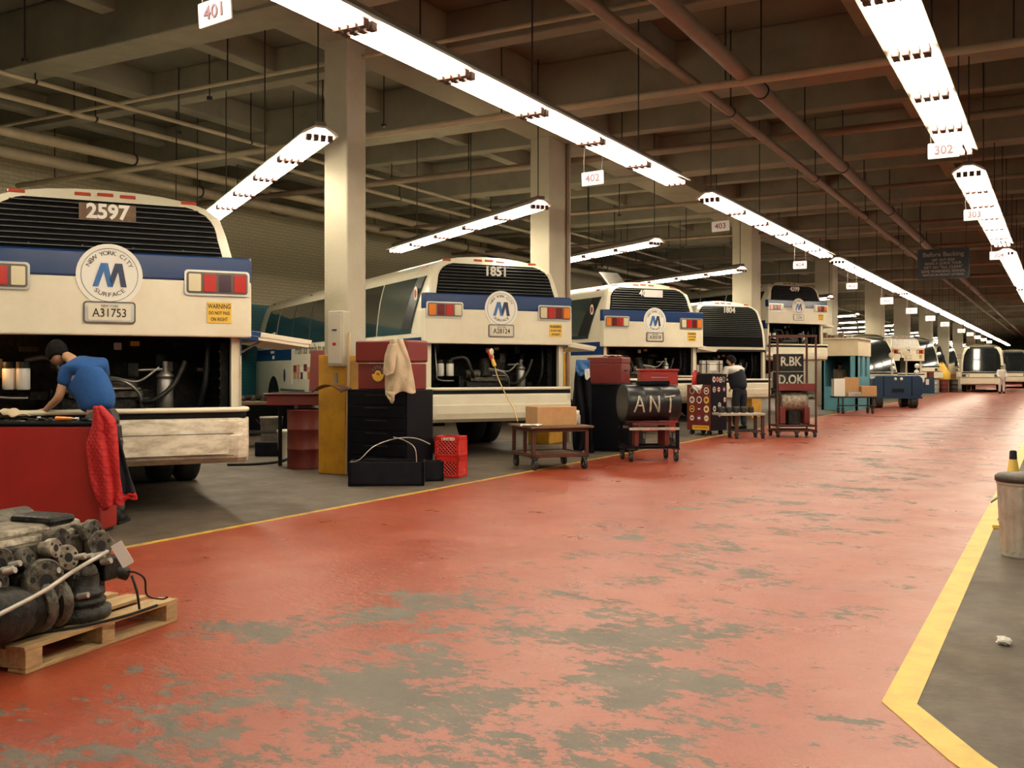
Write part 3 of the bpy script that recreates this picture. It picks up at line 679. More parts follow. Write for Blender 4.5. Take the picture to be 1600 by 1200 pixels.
    # wheels and arches
    for x, nm in ((2.9, 'rear'), (10.1, 'front')):
        for s in (1, -1):
            q = new(); n = 16; z0 = .50
            pts = [(.62 * cos(pi * i / n), .68 * sin(pi * i / n)) for i in range(n + 1)]
            q.prism(pts, 0, .006, black, T=frame((x, s * 1.297, z0), (-s, 0, 0), (0, 0, 1)))
            a = q.build('wheel_arch', t)
            q = MB(); TT = T3(x, s * 1.165, .50 + (lift if lift > .5 else 0)) @ Matrix.Rotation(pi / 2, 4, 'X')
            for off in ((0, ) if nm == 'front' else (0, s * .32)):
                q.lathe([(.30, -.13), (.44, -.14), (.49, -.11), (.50, -.06), (.50, .06), (.49, .11), (.44, .14), (.30, .13)], tyre_m, n=32, T=TT @ T3(0, 0, off))
                q.lathe([(.02, -.05), (.24, -.04), (.30, -.12), (.31, -.12), (.31, .12), (.30, .12), (.24, .04), (.02, .05)], steel, n=24, T=TT @ T3(0, 0, off))
            q.build('wheel', t)
    q = MB(); q.T = T3(0, 0, lift if lift > .5 else 0); q.rod((2.9, -.9, .5 ), (2.9, .9, .5), .09, darksteel); q.bx(2.7, 3.1, -.2, .2, .35, .7, darksteel); q.build('axle', t)
    if front:
        q = new(); zs = [1.38, 1.7, 2.1, 2.5, 2.78, 2.92]
        def fw(z): return hw(z) * .955 - .10 - (max(0, z - 2.6) * .35)
        vs = [(fxx(z) + .012, y * fw(z), z) for z in zs for y in (-1, -.5, 0, .5, 1)]
        q.add(vs, [(i * 5 + j, i * 5 + j + 1, i * 5 + j + 6, i * 5 + j + 5) for i in range(5) for j in range(4)], glass, False)
        o = q.build('windshield', t); so = o.modifiers.new('s', 'SOLIDIFY'); so.thickness = .015; so.offset = 1
        q = new(); q.bx(12.1, 12.22, -1.22, 1.22, 1.26, 1.34, black); q.build('wiper_band', t, bevel=.01)
        q = new(); z = 1.5
        for y in (-.3, .35): q = new(); q.rod((12.18, y, 1.36), (12.06, y - .05, 1.95), .012, black, n=5); q.build('wiper', t)
        for s in (-1, 1):
            q = new(); TT = FRONT(12.2, s * .98, 1.10); q.prism(rrect(.46, .20, .03), -.01, .015, plate_f, T=TT); q.prism(rrect(.16, .14, .03), .01, .03, glass_i, T=TT @ T3(-.11, 0, 0)); q.prism(rrect(.16, .14, .03), .01, .03, lens_clear, T=TT @ T3(.11, 0, 0)); q.build('headlight', t)
            q = new(); q.tube([(11.6, s * 1.25, 2.3), (12.15, s * 1.5, 2.3), (12.2, s * 1.55, 2.0)], .018, black, n=6); q.box((12.2, s * 1.55, 1.9), (.08, .2, .34), black); q.build('mirror', t)
        q = new(); q.bx(12.1, 12.42, -1.30, 1.30, .55, .95, cream); q.bx(12.05, 12.36, -1.29, 1.29, .95, .99, black); q.bx(12.05, 12.42, -1.29, 1.29, .99, 1.01, cream); q.build('front_bumper', t, bevel=.05)
        q = new(); q.prism(rrect(1.5, .2, .02), 0, .01, blackgloss, T=FRONT(fxx(2.95) - .0, 0, 2.95)); 
        if sign_front: q.text(sign_front, .14, sign_w, FRONT(fxx(2.95) + .015, 0, 2.95))
        q.build('destination_sign', t)
    elif ad:
        q = new(); q.tube([(11.75, 1.25, 2.25), (12.25, 1.55, 2.25), (12.3, 1.6, 2.1)], .02, black, n=6); q.box((12.3, 1.6, 1.92), (.10, .22, .36), black); q.build('mirror', t, bevel=.03)
        q = new(); q.ball((11.45, 1.36, 1.97), .07, white); q.ball((11.62, 1.36, 2.12), (.06, .06, .09), white); q.build('round_mirror', t)
    if ad:
        q = new(); TT = SIDE(6.55, 1.302, 1.5)
        q.prism(rrect(3.4, .84, .01), 0, .006, cream, T=TT)
        q.text('From our family to yours', .30, ink, TT @ T3(.0, .28, .007), ext=.002, off=.002, sx=.93)
        ra = random.Random(3)
        cols = [lens_red, skin_m, white, red_dull, card, lens_amber, cord_y, lens_dred]
        for i in range(9):
            q.prism(rrect(.27, ra.uniform(.16, .3), .01), .006, .009, cols[i % 8], T=TT @ T3(-1.45 + .30 * i, -.22 + ra.uniform(-.03, .2) * .6, 0))
            q.prism(rrect(.2, .16, .02), .009, .012, cols[(i * 3 + 1) % 8], T=TT @ T3(-1.45 + .30 * i, -.30, 0))
        q.build('advert_poster', t)
        q = new(); q.bx(8.28, 8.3, 1.298, 1.312, 1.0, 1.9, cream)
        q.text('SURFACE', .09, white, SIDE(10.2, 1.304, 1.77)); q.text('1851', .12, white, SIDE(10.1, 1.304, 1.64)); q.prism([(.09 * cos(2 * pi * i / 20), .16 * sin(2 * pi * i / 20)) for i in range(20)], 0, .004, logo_navy, T=SIDE(9.0, 1.30, 1.2)); q.bx(7.2, 9.4, 1.298, 1.305, .82, .88, slat_m); q.build('side_lettering', t)
    if glow:
        q = new(); q.ball((.36, 1.08, 1.50), (.035, .035, .06), lamp_m); q.rod((.36, 1.08, 1.56), (.36, 1.08, 1.66), .03, cord_y); q.build('work_lamp', t)
        l = bpy.data.lights.new('work_lamp_light', 'POINT'); l.energy = glow; l.color = (1, .42, .13); l.shadow_soft_size = .05
        lo = bpy.data.objects.new('work_lamp_light', l); COL.objects.link(lo); lo.parent = t; lo.location = (.30, 1.03, 1.50 + lift)
    return t
YB = R(146)
B1 = bus('nearest bus, cream rear with blue band, engine door up, louvered window numbered 2597', (-8.13, 6.55), YB, 0.0, '2597', 'plate', plate='A31753', lights='r', glow=2.5)
B2 = bus('second bus numbered 1851 with poster on its side, beside the yellow-based column', (-8.2, 14.3), YB, .10, '1851', 'slab', plate='A28124', ad=True)
B3 = bus('third bus, rear flap up, half-covered number plate, behind the black drum cart', (-8.1, 21.1), YB, .20, '40', 'half', plate='A30318', glow=14.)
q = MB(); q.T = T3(0, 0, 3.40) @ Matrix.Rotation(R(-38), 4, 'Y'); q.bx(0, .55, -.26, .26, 0, .04, steel); q.build('roof_hatch', B3, bevel=.01).location = (1.2, .12, .0)
B4 = bus('fourth bus numbered 1804, all-black louvered back without blue band', (-8.1, 27.2), YB, .15, '1804', 'slab', hatch=False)
B5 = bus('bus numbered 4399 lifted high on a hoist behind the tall rack', (-8.1, 35.0), YB, 1.30, '4399', 'slab', plate='C1204')
t = thing('bus_hoist', 'dark steel hoist posts holding up the raised bus 4399', 'hoist', (-8.1, 35.0, 0), YB)
for x in (2.6, 9.6):
    q = MB(); q.rod((x, 0, 0), (x, 0, 1.62), .14, darksteel, n=16); q.bx(x - .1, x + .1, -.6, .6, 1.60, 1.76, darksteel); q.build('hoist_post', t)

# ---------------------------------------------------------------- people
def head_mesh(name, parent, c, r, yaw, pitch=0., m=skin_m, hair=hair_m, cap=None):
    """c centre, r half height; looks along local +y"""
    q = MB(); T = T3(*c) @ RZ(yaw) @ Matrix.Rotation(pitch, 4, 'X')
    vs = []; n, k = 24, 16
    for j in range(k + 1):
        a = pi * j / k
        for i in range(n):
            p = 2 * pi * i / n; x = sin(a) * cos(p); y = sin(a) * sin(p); z = cos(a)
            X = x * .74 * (1 - .22 * max(0, -z) ** 1.5); Y = y * .90 + (.04 if y > 0 else -.02); Z = z
            if y > 0 and z < 0: Y *= 1 - .12 * (-z)
            if z < -.5 and y > .1: Y += .10 * (-z - .5)
            if y > .75 and abs(x) < .22 and -.32 < z < .12: Y += .20 * (1 - abs(x) / .22) * (1 - abs(z + .22) / .40 if z > -.3 else .7)   # nose
            if y > .6 and .05 < z < .22 and .15 < abs(x) < .5: Y -= .06                                                                 # eye sockets
            if y > .7 and -.52 < z < -.40 and abs(x) < .3: Y += .04                                                                      # lips
            vs.append((X * r, Y * r, Z * r))
    fs = [(j * n + i, (j + 1) * n + i, (j + 1) * n + (i + 1) % n, j * n + (i + 1) % n) for j in range(k) for i in range(n)]
    q.add(vs, fs, m, True, T)
    for s in (-1, 1):
        q.ball((s * .74 * r, -.02 * r, -.05 * r), (.07 * r, .14 * r, .24 * r), m, T); q.ball((s * .28 * r, .80 * r, .10 * r), .085 * r, white, T); q.ball((s * .28 * r, .86 * r, .10 * r), .045 * r, ink, T)
    q.ball((0, .84 * r, -.46 * r), (.2 * r, .06 * r, .035 * r), lens_dred, T)
    h = q.build(name, parent)
    q = MB(); vs = []; 
    for j in range(k + 1):
        a = pi * j / k
        for i in range(n):
            p = 2 * pi * i / n; x = sin(a) * cos(p); y = sin(a) * sin(p); z = cos(a); g = 1.10
            lim = .30 if y > .45 else (-.05 if y > .1 else -.78)
            if z < lim: g = .80
            vs.append((x * .76 * g * r, (y * .93 - .01) * g * r, max(z, lim - .08) * g * r))
    q.add(vs, fs, hair, True, T); q.build('hair', parent)
    return h
def hand(parent, wrist, direction, palm_n, curl=.5, side=1, m=skin_m, s=1.0):
    """five fingers skinned in one mesh; direction: wrist to knuckles; palm_n: palm normal"""
    d = Vector(direction).normalized(); nrm = Vector(palm_n).normalized(); sd = d.cross(nrm).normalized() * side; nrm = nrm.normalized()
    W = Vector(wrist); vs = [W, W + d * .045 * s]; ed = [(0, 1)]; rr = [.026 * s, (.036 * s, .020 * s)]
    vs.append(W + d * .085 * s); ed.append((1, 2)); rr.append((.036 * s, .018 * s))
    for k, (o, L) in enumerate(((.033, .072), (.011, .082), (-.011, .076), (-.032, .06))):
        b = W + d * (.085 - abs(o) * .2) * s + sd * o * s; vs.append(b); ed.append((2, len(vs) - 1)); rr.append(.0095 * s); a = 0.; p = b
        for f in (.42, .32, .26):
            a += curl * .75; dd = d * cos(a) + nrm * sin(a); p = p + dd * L * f * s; vs.append(p); ed.append((len(vs) - 2, len(vs) - 1)); rr.append(.0082 * s)
    b = W + d * .03 * s + sd * .03 * s; vs.append(b); ed.append((1, len(vs) - 1)); rr.append(.012 * s)
    p = b
    for f, a in ((.035, .7), (.028, .45)):
        dd = (d * cos(a) + sd * sin(a) + nrm * curl * .5).normalized(); p = p + dd * f * s; vs.append(p); ed.append((len(vs) - 2, len(vs) - 1)); rr.append(.0095 * s)
    return vs, ed, rr
def join_chain(a, b, at):
    """append chain b (vs, ed, rr) to a, linking b[0] to vertex at"""
    k = len(a[0]); return a[0] + b[0], a[1] + [(i + k, j + k) for i, j in b[1]] + [(at, k)], a[2] + b[2]

def person(label, J, head_yaw, head_pitch, shirt, pants, shoes=black, cat='person', sleeve=.55, vest=None, body_w=1., shirt_w=1., group=None, hands=None, hair=hair_m):
    """J: dict of joints in world space"""
    base = Vector(((J['fl'][0] + J['fr'][0]) / 2, (J['fl'][1] + J['fr'][1]) / 2, 0))
    t = thing('person', label, cat, base, 0, group)
    g = {k: Vector(v) - base for k, v in J.items()}
    w = body_w
    # body: one continuous skinned figure
    vs = [g['pel'], g['waist'], g['chest'], g['neck'], g['neck'].lerp(g['head'], .55)]
    rr = [(.14 * w, .10), (.13 * w, .09), (.14 * w, .10), .055, .052]
    ed = [(0, 1), (1, 2), (2, 3), (3, 4)]
    body = (vs, ed, rr)
    for s in 'lr':
        k = len(body[0])
        body = (body[0] + [g['sh' + s], g['el' + s], g['wr' + s]], body[1] + [(2, k), (k, k + 1), (k + 1, k + 2)], body[2] + [.055, .043, .028])
        d = (g['wr' + s] - g['el' + s]).normalized()
        hd = g['ha' + s] - g['wr' + s] if 'ha' + s in g else d
        nn = Vector((0, 0, -1)) if abs(hd.normalized().z) < .8 else Vector((FX, FY, 0))
        body = join_chain(body, hand(None, g['wr' + s] + d * .03, hd, (nn - hd.normalized() * nn.dot(hd.normalized())), .5, 1 if s == 'l' else -1), k + 2)
    for s in 'lr':
        k = len(body[0])
        body = (body[0] + [g['hip' + s], g['kn' + s], g['an' + s]], body[1] + [(0, k), (k, k + 1), (k + 1, k + 2)], body[2] + [.085, .058, .042])
    skinmesh('body', t, *body, skin_m, sub=1)
    head_mesh('head', t, g['head'], .118, head_yaw, head_pitch, hair=hair)
    # shirt
    vs = [g['waist'] + Vector((0, 0, -.13)), g['waist'] + Vector((0, 0, .02)), g['chest'], g['chest'].lerp(g['neck'], .55), g['neck'] + Vector((0, 0, -.01))]
    w2 = w * shirt_w; rr = [(.175 * w2, .145), (.175 * w2, .14), (.20 * w2, .155), (.165 * w2, .13), .072]; ed = [(0, 1), (1, 2), (2, 3), (3, 4)]
    for s in 'lr':
        k = len(vs); e = g['sh' + s].lerp(g['el' + s], sleeve); 
        vs += [g['sh' + s], e]; rr += [.092, .078]; ed += [(3, k), (k, k + 1)]
        if sleeve >= 1: vs += [g['el' + s].lerp(g['wr' + s], .93)]; rr += [.056]; rr[-2] = .068; ed += [(k + 1, k + 2)]
    skinmesh('shirt', t, vs, ed, rr, shirt, root=0, sub=2)
    if vest:
        vs = [g['waist'] + Vector((0, 0, -.16)), g['waist'], g['chest'], g['chest'].lerp(g['neck'], .6)]
        skinmesh('vest', t, vs, [(0, 1), (1, 2), (2, 3)], [(.225 * w, .185), (.225 * w, .18), (.25 * w, .20), (.17, .15)], vest)
    vs = [g['waist'] + Vector((0, 0, -.05)), g['pel']]; rr = [(.160 * w, .122), (.172 * w, .135)]; ed = [(0, 1)]
    for s in 'lr':
        k = len(vs); vs += [g['hip' + s], g['kn' + s], g['an' + s] + Vector((0, 0, .0))]; rr += [.108, .082, .072]; ed += [(1, k), (k, k + 1), (k + 1, k + 2)]
    skinmesh('trousers', t, vs, ed, rr, pants, root=0, sub=2)
    for s in 'lr':
        a = g['an' + s]; f = g['f' + s]; d = Vector((J['fl'][3] if len(J['fl']) > 3 else 0, 0, 0))
        q = MB(); dirv = Vector(J.get('toe', (FX, FY, 0))); dirv = Vector((dirv.x, dirv.y, 0)).normalized()
        TT = frame((f.x, f.y, 0), (dirv.x, dirv.y, 0), (-dirv.y, dirv.x, 0))
        q.ball((.05, 0, .05), (.145, .05, .05), shoes, TT); q.bx(-.09, .19, -.048, .048, .002, .03, shoes, TT); q.ball((-.03, 0, .08), (.06, .045, .07), shoes, TT); q.build('shoe', t, bevel=.01)
    return t

def stand(u, D, floor_v=None, h=1.75, lean=(0, 0), turn=0.):
    """joints of a plain standing figure facing angle turn (0 = away from the camera)"""
    p = P(u, 580, D); p.z = 0; f = Vector((FX * cos(turn) + RX * sin(turn), FY * cos(turn) + RY * sin(turn), 0)); r = Vector((f.y, -f.x, 0)); k = h / 1.75
    def at(z, fr=0, rt=0): return p + f * fr * k + r * rt * k + Vector((0, 0, z * k))
    L, Rr = lean
    return dict(pel=at(.95), waist=at(1.07, L * .2, Rr * .2), chest=at(1.32, L * .6, Rr * .6), neck=at(1.50, L, Rr), head=at(1.63, L * 1.3 + .02, Rr * 1.2),
                shl=at(1.43, L * .9, -.19 + Rr), shr=at(1.43, L * .9, .19 + Rr), ell=at(1.16, L + .05, -.26 + Rr), elr=at(1.16, L + .05, .26 + Rr), wrl=at(1.02, L + .22, -.20 + Rr), wrr=at(1.02, L + .22, .18 + Rr),
                hipl=at(.88, 0, -.10), hipr=at(.88, 0, .10), knl=at(.49, .02, -.11), knr=at(.49, .02, .11), anl=at(.09, 0, -.12), anr=at(.09, 0, .12), fl=at(0, 0, -.12), fr=at(0, 0, .12), toe=f)
# the mechanic bent into the first engine bay
D = 9.08
J = dict(pel=P(160, 648, D), waist=P(153, 625, D), chest=P(134, 592, D + .06), neck=P(113, 561, D + .12), head=P(89, 551, D + .22),
         shl=P(104, 582, D + .04), shr=P(158, 570, D + .14), ell=P(92, 622, D + .0), elr=P(158, 600, D + .42), wrl=P(72, 640, D + .12), wrr=P(120, 612, D + .55), hal=P(58, 640, D + .22), har=P(96, 606, D + .62),
         hipl=P(150, 668, D), hipr=P(172, 668, D + .02), knl=P(148, 735, D + .02), knr=P(180, 735, D + .05))
for s, u in (('l', 146), ('r', 184)):
    a = P(u, 580, D + .02); J['an' + s] = (a.x, a.y, .09); J['f' + s] = (a.x, a.y, 0)
person('person in a blue T-shirt bending into the open engine bay behind the red tool cabinet', J, YAW + R(28), R(-38), shirt_m, pants_m, sleeve=.62, body_w=1.0, shirt_w=1.22)
# the mechanic by the sticker-covered cabinet
J = stand(1156, 23.6, h=1.78, lean=(.12, -.10), turn=R(-25))
person('person in a dark vest over white sleeves standing behind the sticker-covered cabinet', J, YAW + R(60), R(-20), white_cl, navy_m, sleeve=1.0, vest=navy_m)
J = stand(1311, 37.4, h=1.72, lean=(.05, 0), turn=R(170))
person('person in a pale shirt standing inside the blue and cream booth', J, YAW + R(170), R(-10), beige_m, pants_m, sleeve=.55)
J = stand(1565, 62.0, h=1.75, turn=R(190))
person('person all in white standing beside the front-facing bus far down the aisle', J, YAW + R(190), 0, white_cl, white_cl, sleeve=1.0)

# ---------------------------------------------------------------- cloth
def sheet(name, rows, D, m, parent, base, folds=.03, nf=5, thick=.018, nx=22, dD=None, seed=1):
    """a hanging cloth: rows are (left pixel, right pixel, v_left, v_right) read from top to bottom"""
    q = MB(); ny = 26; vs = []
    for j in range(ny + 1):
        t_ = j / ny * (len(rows) - 1); i = min(int(t_), len(rows) - 2); f = t_ - i
        a = [rows[i][k] * (1 - f) + rows[i + 1][k] * f for k in range(4)]
        for k in range(nx + 1):
            x = k / nx; dep = D + folds * (sin(x * nf * pi + 1.5 * sin(j * .22 + seed)) * (.35 + .65 * j / ny) + .7 * (noise.noise(Vector((x * 3 + seed, j * .15, 0)))) * 1.2)
            if dD: dep += dD(x, j / ny)
            vs.append(P(a[0] * (1 - x) + a[1] * x, a[2] * (1 - x) + a[3] * x + (3 * sin(x * nf * 2.2) * (j / ny) ** 3), dep) - base)
    fs = [(j * (nx + 1) + k, j * (nx + 1) + k + 1, (j + 1) * (nx + 1) + k + 1, (j + 1) * (nx + 1) + k) for j in range(ny) for k in range(nx)]
    q.add(vs, fs, m, True); o = q.build(name, parent); so = o.modifiers.new('s', 'SOLIDIFY'); so.thickness = thick; so.offset = 0
    o.modifiers.new('sub', 'SUBSURF').render_levels = 1
    return o

# ---------------------------------------------------------------- near left: red cabinet, jacket, engine on pallet
def rotated_box_at(u0, u1, D, depth): 
    a = P(u0, 580, D); c = P(u1, 580, D); return a, c
c0 = P(64, 580, 8.47); c0.z = 0
t = thing('tool_cabinet', 'big plain red tool cabinet behind the engine on the pallet', 'cabinet', c0, YAW)
q = MB(); q.bx(-.86, .51, 0, .36, .03, .93, red_cab); q.bx(-.84, .49, .02, .34, .0, .03, black); q.build('body', t, bevel=.015)
q = MB(); q.bx(-.87, .52, -.01, .37, .93, .965, black_cab); q.build('top_tray', t, bevel=.012)
q = MB(); q.tube([(.515, .05, .80), (.56, .05, .80), (.56, .30, .80), (.515, .30, .80)], .012, chrome); q.build('side_handle', t)
rn = random.Random(11); top = c0 + Vector((0, 0, .966))
def cam_off(dx, dy, z): return Vector((c0.x + RX * dx + FX * dy, c0.y + RY * dx + FY * dy, z))
tools = [('wrench', 'steel wrench lying on the red tool cabinet'), ('screwdriver', 'thin screwdriver lying on the red tool cabinet'), ('socket', 'small metal socket standing on the red tool cabinet')]
for i in range(14):
    k = i % 3; nm, lab = tools[k]; p = cam_off(-.45 + .062 * i + rn.uniform(-.02, .02), rn.uniform(.04, .30), .966); a = rn.uniform(0, 6.28)
    q = MB()
    if k == 0: q.bx(-.09, .09, -.009, .009, .001, .010, steel); q.lathe([(.014, 0), (.022, .001), (.022, .012), (.014, .012)], steel, n=12, T=T3(.1, 0, 0)); q.lathe([(.010, 0), (.017, .001), (.017, .012), (.010, .012)], steel, n=12, T=T3(-.1, 0, 0))
    elif k == 1: q.rod((-.1, 0, .014), (-.02, 0, .014), .013, black, n=8); q.rod((-.02, 0, .014), (.09, 0, .014), .004, chrome, n=6)
    else: q.lathe([(.016, 0), (.018, .002), (.018, .03), (.013, .034)], chrome if i % 2 else darksteel, n=12)
    tag(q.build(nm, loc=p), lab, 'tool', 'tools on the red cabinet')
q = MB(); q.rod((-.09, 0, .024), (.06, 0, .024), .022, lens_amber, r2=.015, n=12); q.rod((.06, 0, .024), (.11, 0, .024), .008, chrome, n=8); q.rod((-.1, 0, .024), (-.09, 0, .024), .017, lens_amber, n=12)
o = q.build('ratchet_tool', loc=cam_off(.17, .10, .966)); o.rotation_euler = (0, 0, YAW - .2); tag(o, 'orange handled tool lying on the red cabinet by the gloved hand', 'tool')
q = MB()
vs = []; 
for j in range(7):
    for i in range(9): vs.append(((i - 4) * .035, (j - 3) * .03, .012 + .05 * max(0, 1 - ((i - 4) ** 2 + (j - 3) ** 2) / 14) + .012 * sin(i * 2.1 + j)))
q.add(vs, [(j * 9 + i, j * 9 + i + 1, (j + 1) * 9 + i + 1, (j + 1) * 9 + i) for j in range(6) for i in range(8)], beige_m, True)
o = q.build('rag', loc=cam_off(-.36, .19, 1.0)); so = o.modifiers.new('s', 'SOLIDIFY'); so.thickness = .012; so.offset = 1; tag(o, 'crumpled tan rag among tools on the red cabinet', 'rag')
base = P(165, 700, 8.36); 
t = thing('red_jacket', 'red quilted jacket with dark lining hanging from the red tool cabinet corner', 'jacket', base)
z0 = Vector((0, 0, 0))
sheet('lining', [(150, 172, 634, 640), (155, 184, 655, 668), (166, 192, 690, 700), (172, 201, 730, 735), (178, 213, 778, 768)], 8.40, navy_m, t, base, .02, 4, thick=.012)
sheet('quilted_panel', [(148, 157, 634, 634), (146, 180, 662, 656), (134, 184, 697, 690), (140, 187, 745, 735), (150, 191, 778, 768), (160, 193, 796, 788)], 8.34, quilt, t, base, .025, 4, thick=.03, dD=lambda x, y: .05 * (abs(x - .5) * 2) ** 2)
sheet('red_trim', [(180, 212, 778, 768), (181, 215, 788, 777)], 8.395, red_cloth, t, base, .012, 4, thick=.016)

# pallet
A = G(40, 1054); Bp = G(277, 970); dx_ = (Bp - A); ang = math.atan2(dx_.y, dx_.x)
t = thing('wooden_pallet', 'pale wooden pallet on the red floor carrying a dirty engine', 'pallet', A, ang)
Lp = dx_.length; H = .125
def PT(q): q.T = Matrix.Identity(4); return q
for k, x in enumerate((0, Lp / 2 - .045, Lp - .09)):   # stringers run away from the near edge (local +y)
    q = MB(); q.bx(x + .0, x + .09 if k else x + .10, 0.0, 1.15, .018, H - .02, wood); q.build('stringer', t, bevel=.004)
for k in range(6):
    q = MB(); y0 = k * .21; q.bx(-.005, Lp + .005, y0, y0 + (.145 if k else .12), H - .02, H, wood); q.build('deck_board', t, bevel=.003)
for y0 in (0.0, .5, 1.03):
    q = MB(); q.bx(0, Lp, y0, y0 + .11, 0, .018, wood); q.build('bottom_board', t, bevel=.003)
# engine: local frame x along the pallet front edge, y away from the camera side
en = thing('bus_engine', 'greasy removed bus engine with white tag sitting on the wooden pallet', 'engine', A + Vector((-sin(ang) * .10, cos(ang) * .10, H)), ang)
rn = random.Random(4)
def flange(q, c, r, nrm, m, holes=5, th=.035):
    X = Vector((1, 0, 0)) if abs(nrm[0]) < .8 else Vector((0, 0, 1)); Z = Vector(nrm).normalized(); X = (X - Z * X.dot(Z)).normalized(); Y = Z.cross(X)
    T = frame(c, X, Y); q.lathe([(r * .7, -.10), (r * .8, -.02), (r, 0), (r, th * .8), (r * .93, th)], m, n=20, T=T)
    q.rod((0, 0, th - .004), (0, 0, th + .001), r * .36, hole_m, n=14, T=T)
    for i in range(holes):
        a = 2 * pi * i / holes + .3; q.rod((cos(a) * r * .68, sin(a) * r * .68, th - .004), (cos(a) * r * .68, sin(a) * r * .68, th + .002), r * .13, hole_m, n=8, T=T)
x0 = -.25
q = MB(); q.bx(x0, .74, .12, .62, .10, .34, engine_d); q.bx(x0 + .05, .70, .08, .60, .30, .43, engine_m); q.bx(.30, .80, .16, .60, .20, .33, engine_d)
for i in range(16): q.ball((rn.uniform(x0, .7), rn.uniform(.06, .2), rn.uniform(.14, .42)), (rn.uniform(.03, .08), rn.uniform(.03, .05), rn.uniform(.03, .07)), rn.choice([engine_m, engine_d, engine_m]), n=10, k=7)
q.build('engine_block', en, bevel=.015)
q = MB(); q.lathe([(.09, 0), (.11, .02), (.11, .72), (.09, .75)], engine_m, n=22, T=frame((.60, .52, .44), (0, 0, 1), (0, 1, 0))); q.build('cylinder_head', en)
q = MB(); q.bx(x0, .62, .16, .46, .42, .50, engine_l); q.bx(.38, .56, .14, .42, .485, .535, engine_d); q.bx(.05, .62, .12, .20, .37, .46, engine_l); q.build('top_cover', en, bevel=.025)
q = MB(); q.lathe([(.075, 0), (.08, .01), (.065, .03), (.062, .075), (.07, .08), (.07, .10), (.05, .11), (.03, .11), (.03, .03)], engine_l, n=18, T=T3(.10, .30, .49)); q.build('filler_neck', en)
for c, r in (((-.02, .06, .38), .075), ((.13, .06, .37), .055), ((.36, .08, .42), .07), ((.36, .03, .34), .065), ((.58, .08, .43), .07), ((.60, .05, .36), .08), ((.16, -.03, .26), .115), ((.48, .08, .20), .055), ((-.16, .0, .22), .10), ((-.06, .03, .30), .06), ((.28, .04, .40), .05)):
    q = MB(); flange(q, c, r, (rn.uniform(-.15, .25), -1, rn.uniform(.0, .35)), rn.choice([engine_m, engine_l, engine_m]) if r < .1 else engine_m, 3 if r < .06 else 5); q.build('port_flange', en)
for c, r, L_ in (((-.22, -.02, .10), .13, .34), ((.02, .0, .09), .125, .22)):
    q = MB(); q.ball((c[0] + L_ / 2, c[1] + .02, c[2] + .05), (L_ * .62, r, r), engine_d, n=20, k=12); q.lathe([(r * .9, 0), (r, .02), (r, .05), (r * .9, .06)], engine_m, n=20, T=frame((c[0] + L_, c[1] + .02, c[2] + .05), (0, 1, 0), (0, 0, 1))); q.build('housing', en)
q = MB(); q.lathe([(.17, 0), (.18, .01), (.18, .05), (.15, .055), (.15, .075), (.155, .08), (.155, .095), (.145, .1), (.145, .115), (.15, .12), (.15, .14), (.12, .15), (.12, .22)], engine_d, n=32, T=T3(.52, .12, .0)); q.build('pulley_stack', en)
q = MB(); hose(q, [(-.22, -.16, .20), (.05, -.15, .25), (.30, -.10, .30), (.56, -.06, .345)], .011, galv); q.build('steel_tube', en)
q = MB(); q.bx(.66, .80, .05, .22, .16, .28, engine_d); q.rod((.76, .08, .2), (.82, .04, .17), .035, engine_d); q.build('bracket', en, bevel=.01)
for k in range(12):
    q = MB(); c = Vector((rn.uniform(-.2, .6), -.02 + rn.uniform(-.05, .04), rn.uniform(.12, .38))); q.rod(c, c + Vector((.01, -.055, .012)), .015, galv, n=8); q.build('bolt', en)
pt = A + Vector((0, 0, H))
def EL(x, y, z): return pt + Vector((cos(ang) * x - sin(ang) * y, sin(ang) * x + cos(ang) * y, z))
c = P(191, 866, 4.9)
t = thing('paper_tag', 'white paper tag hanging off the top of the engine on the pallet', 'tag', c)
q = MB(); q.T = frame((0, 0, 0), (RX, RY, 0), (0, 0, 1)) @ Matrix.Rotation(R(30), 4, 'Z'); q.prism(rrect(.062, .125, .006), -.0012, .0012, paper_m); q.build('card', t)
q = MB(); q.T = frame((0, 0, 0), (RX, RY, 0), (0, 0, 1)); q.tube([(-.035, .058, 0), (-.06, .085, .0), (-.075, .09, -.02)], .002, cord_m, n=5); q.build('string', t)
q = MB()
pts = [P(200, 893, 5.2), P(213, 895, 5.15), P(226, 905, 5.1), P(230, 930, 5.2), P(252, 936, 5.4), P(262, 933, 5.45)]
for p_ in pts: pass
hose(q, [p_ - c for p_ in pts], .005, black); o = q.build('engine_cable', loc=c); tag(o, 'thin black cable curling from the engine onto the pallet edge', 'cable')
q = MB(); pts = [P(206, 900, 5.15), P(214, 925, 5.1), P(218, 952, 5.08)]; hose(q, [p_ - c for p_ in pts], .007, black); o = q.build('rubber_strap', loc=c); tag(o, 'short black strap dangling straight down over the pallet edge', 'strap')
q = MB(); pts = [P(30, 990, 4.75), P(120, 968, 4.9), P(190, 950, 5.1), P(245, 938, 5.35)]; pts = [Vector((p_.x, p_.y, H + .012)) for p_ in pts]; hose(q, [p_ - A for p_ in pts], .008, black); o = q.build('tie_cord', loc=A); tag(o, 'black cord lying along the deck boards of the pallet', 'cord')

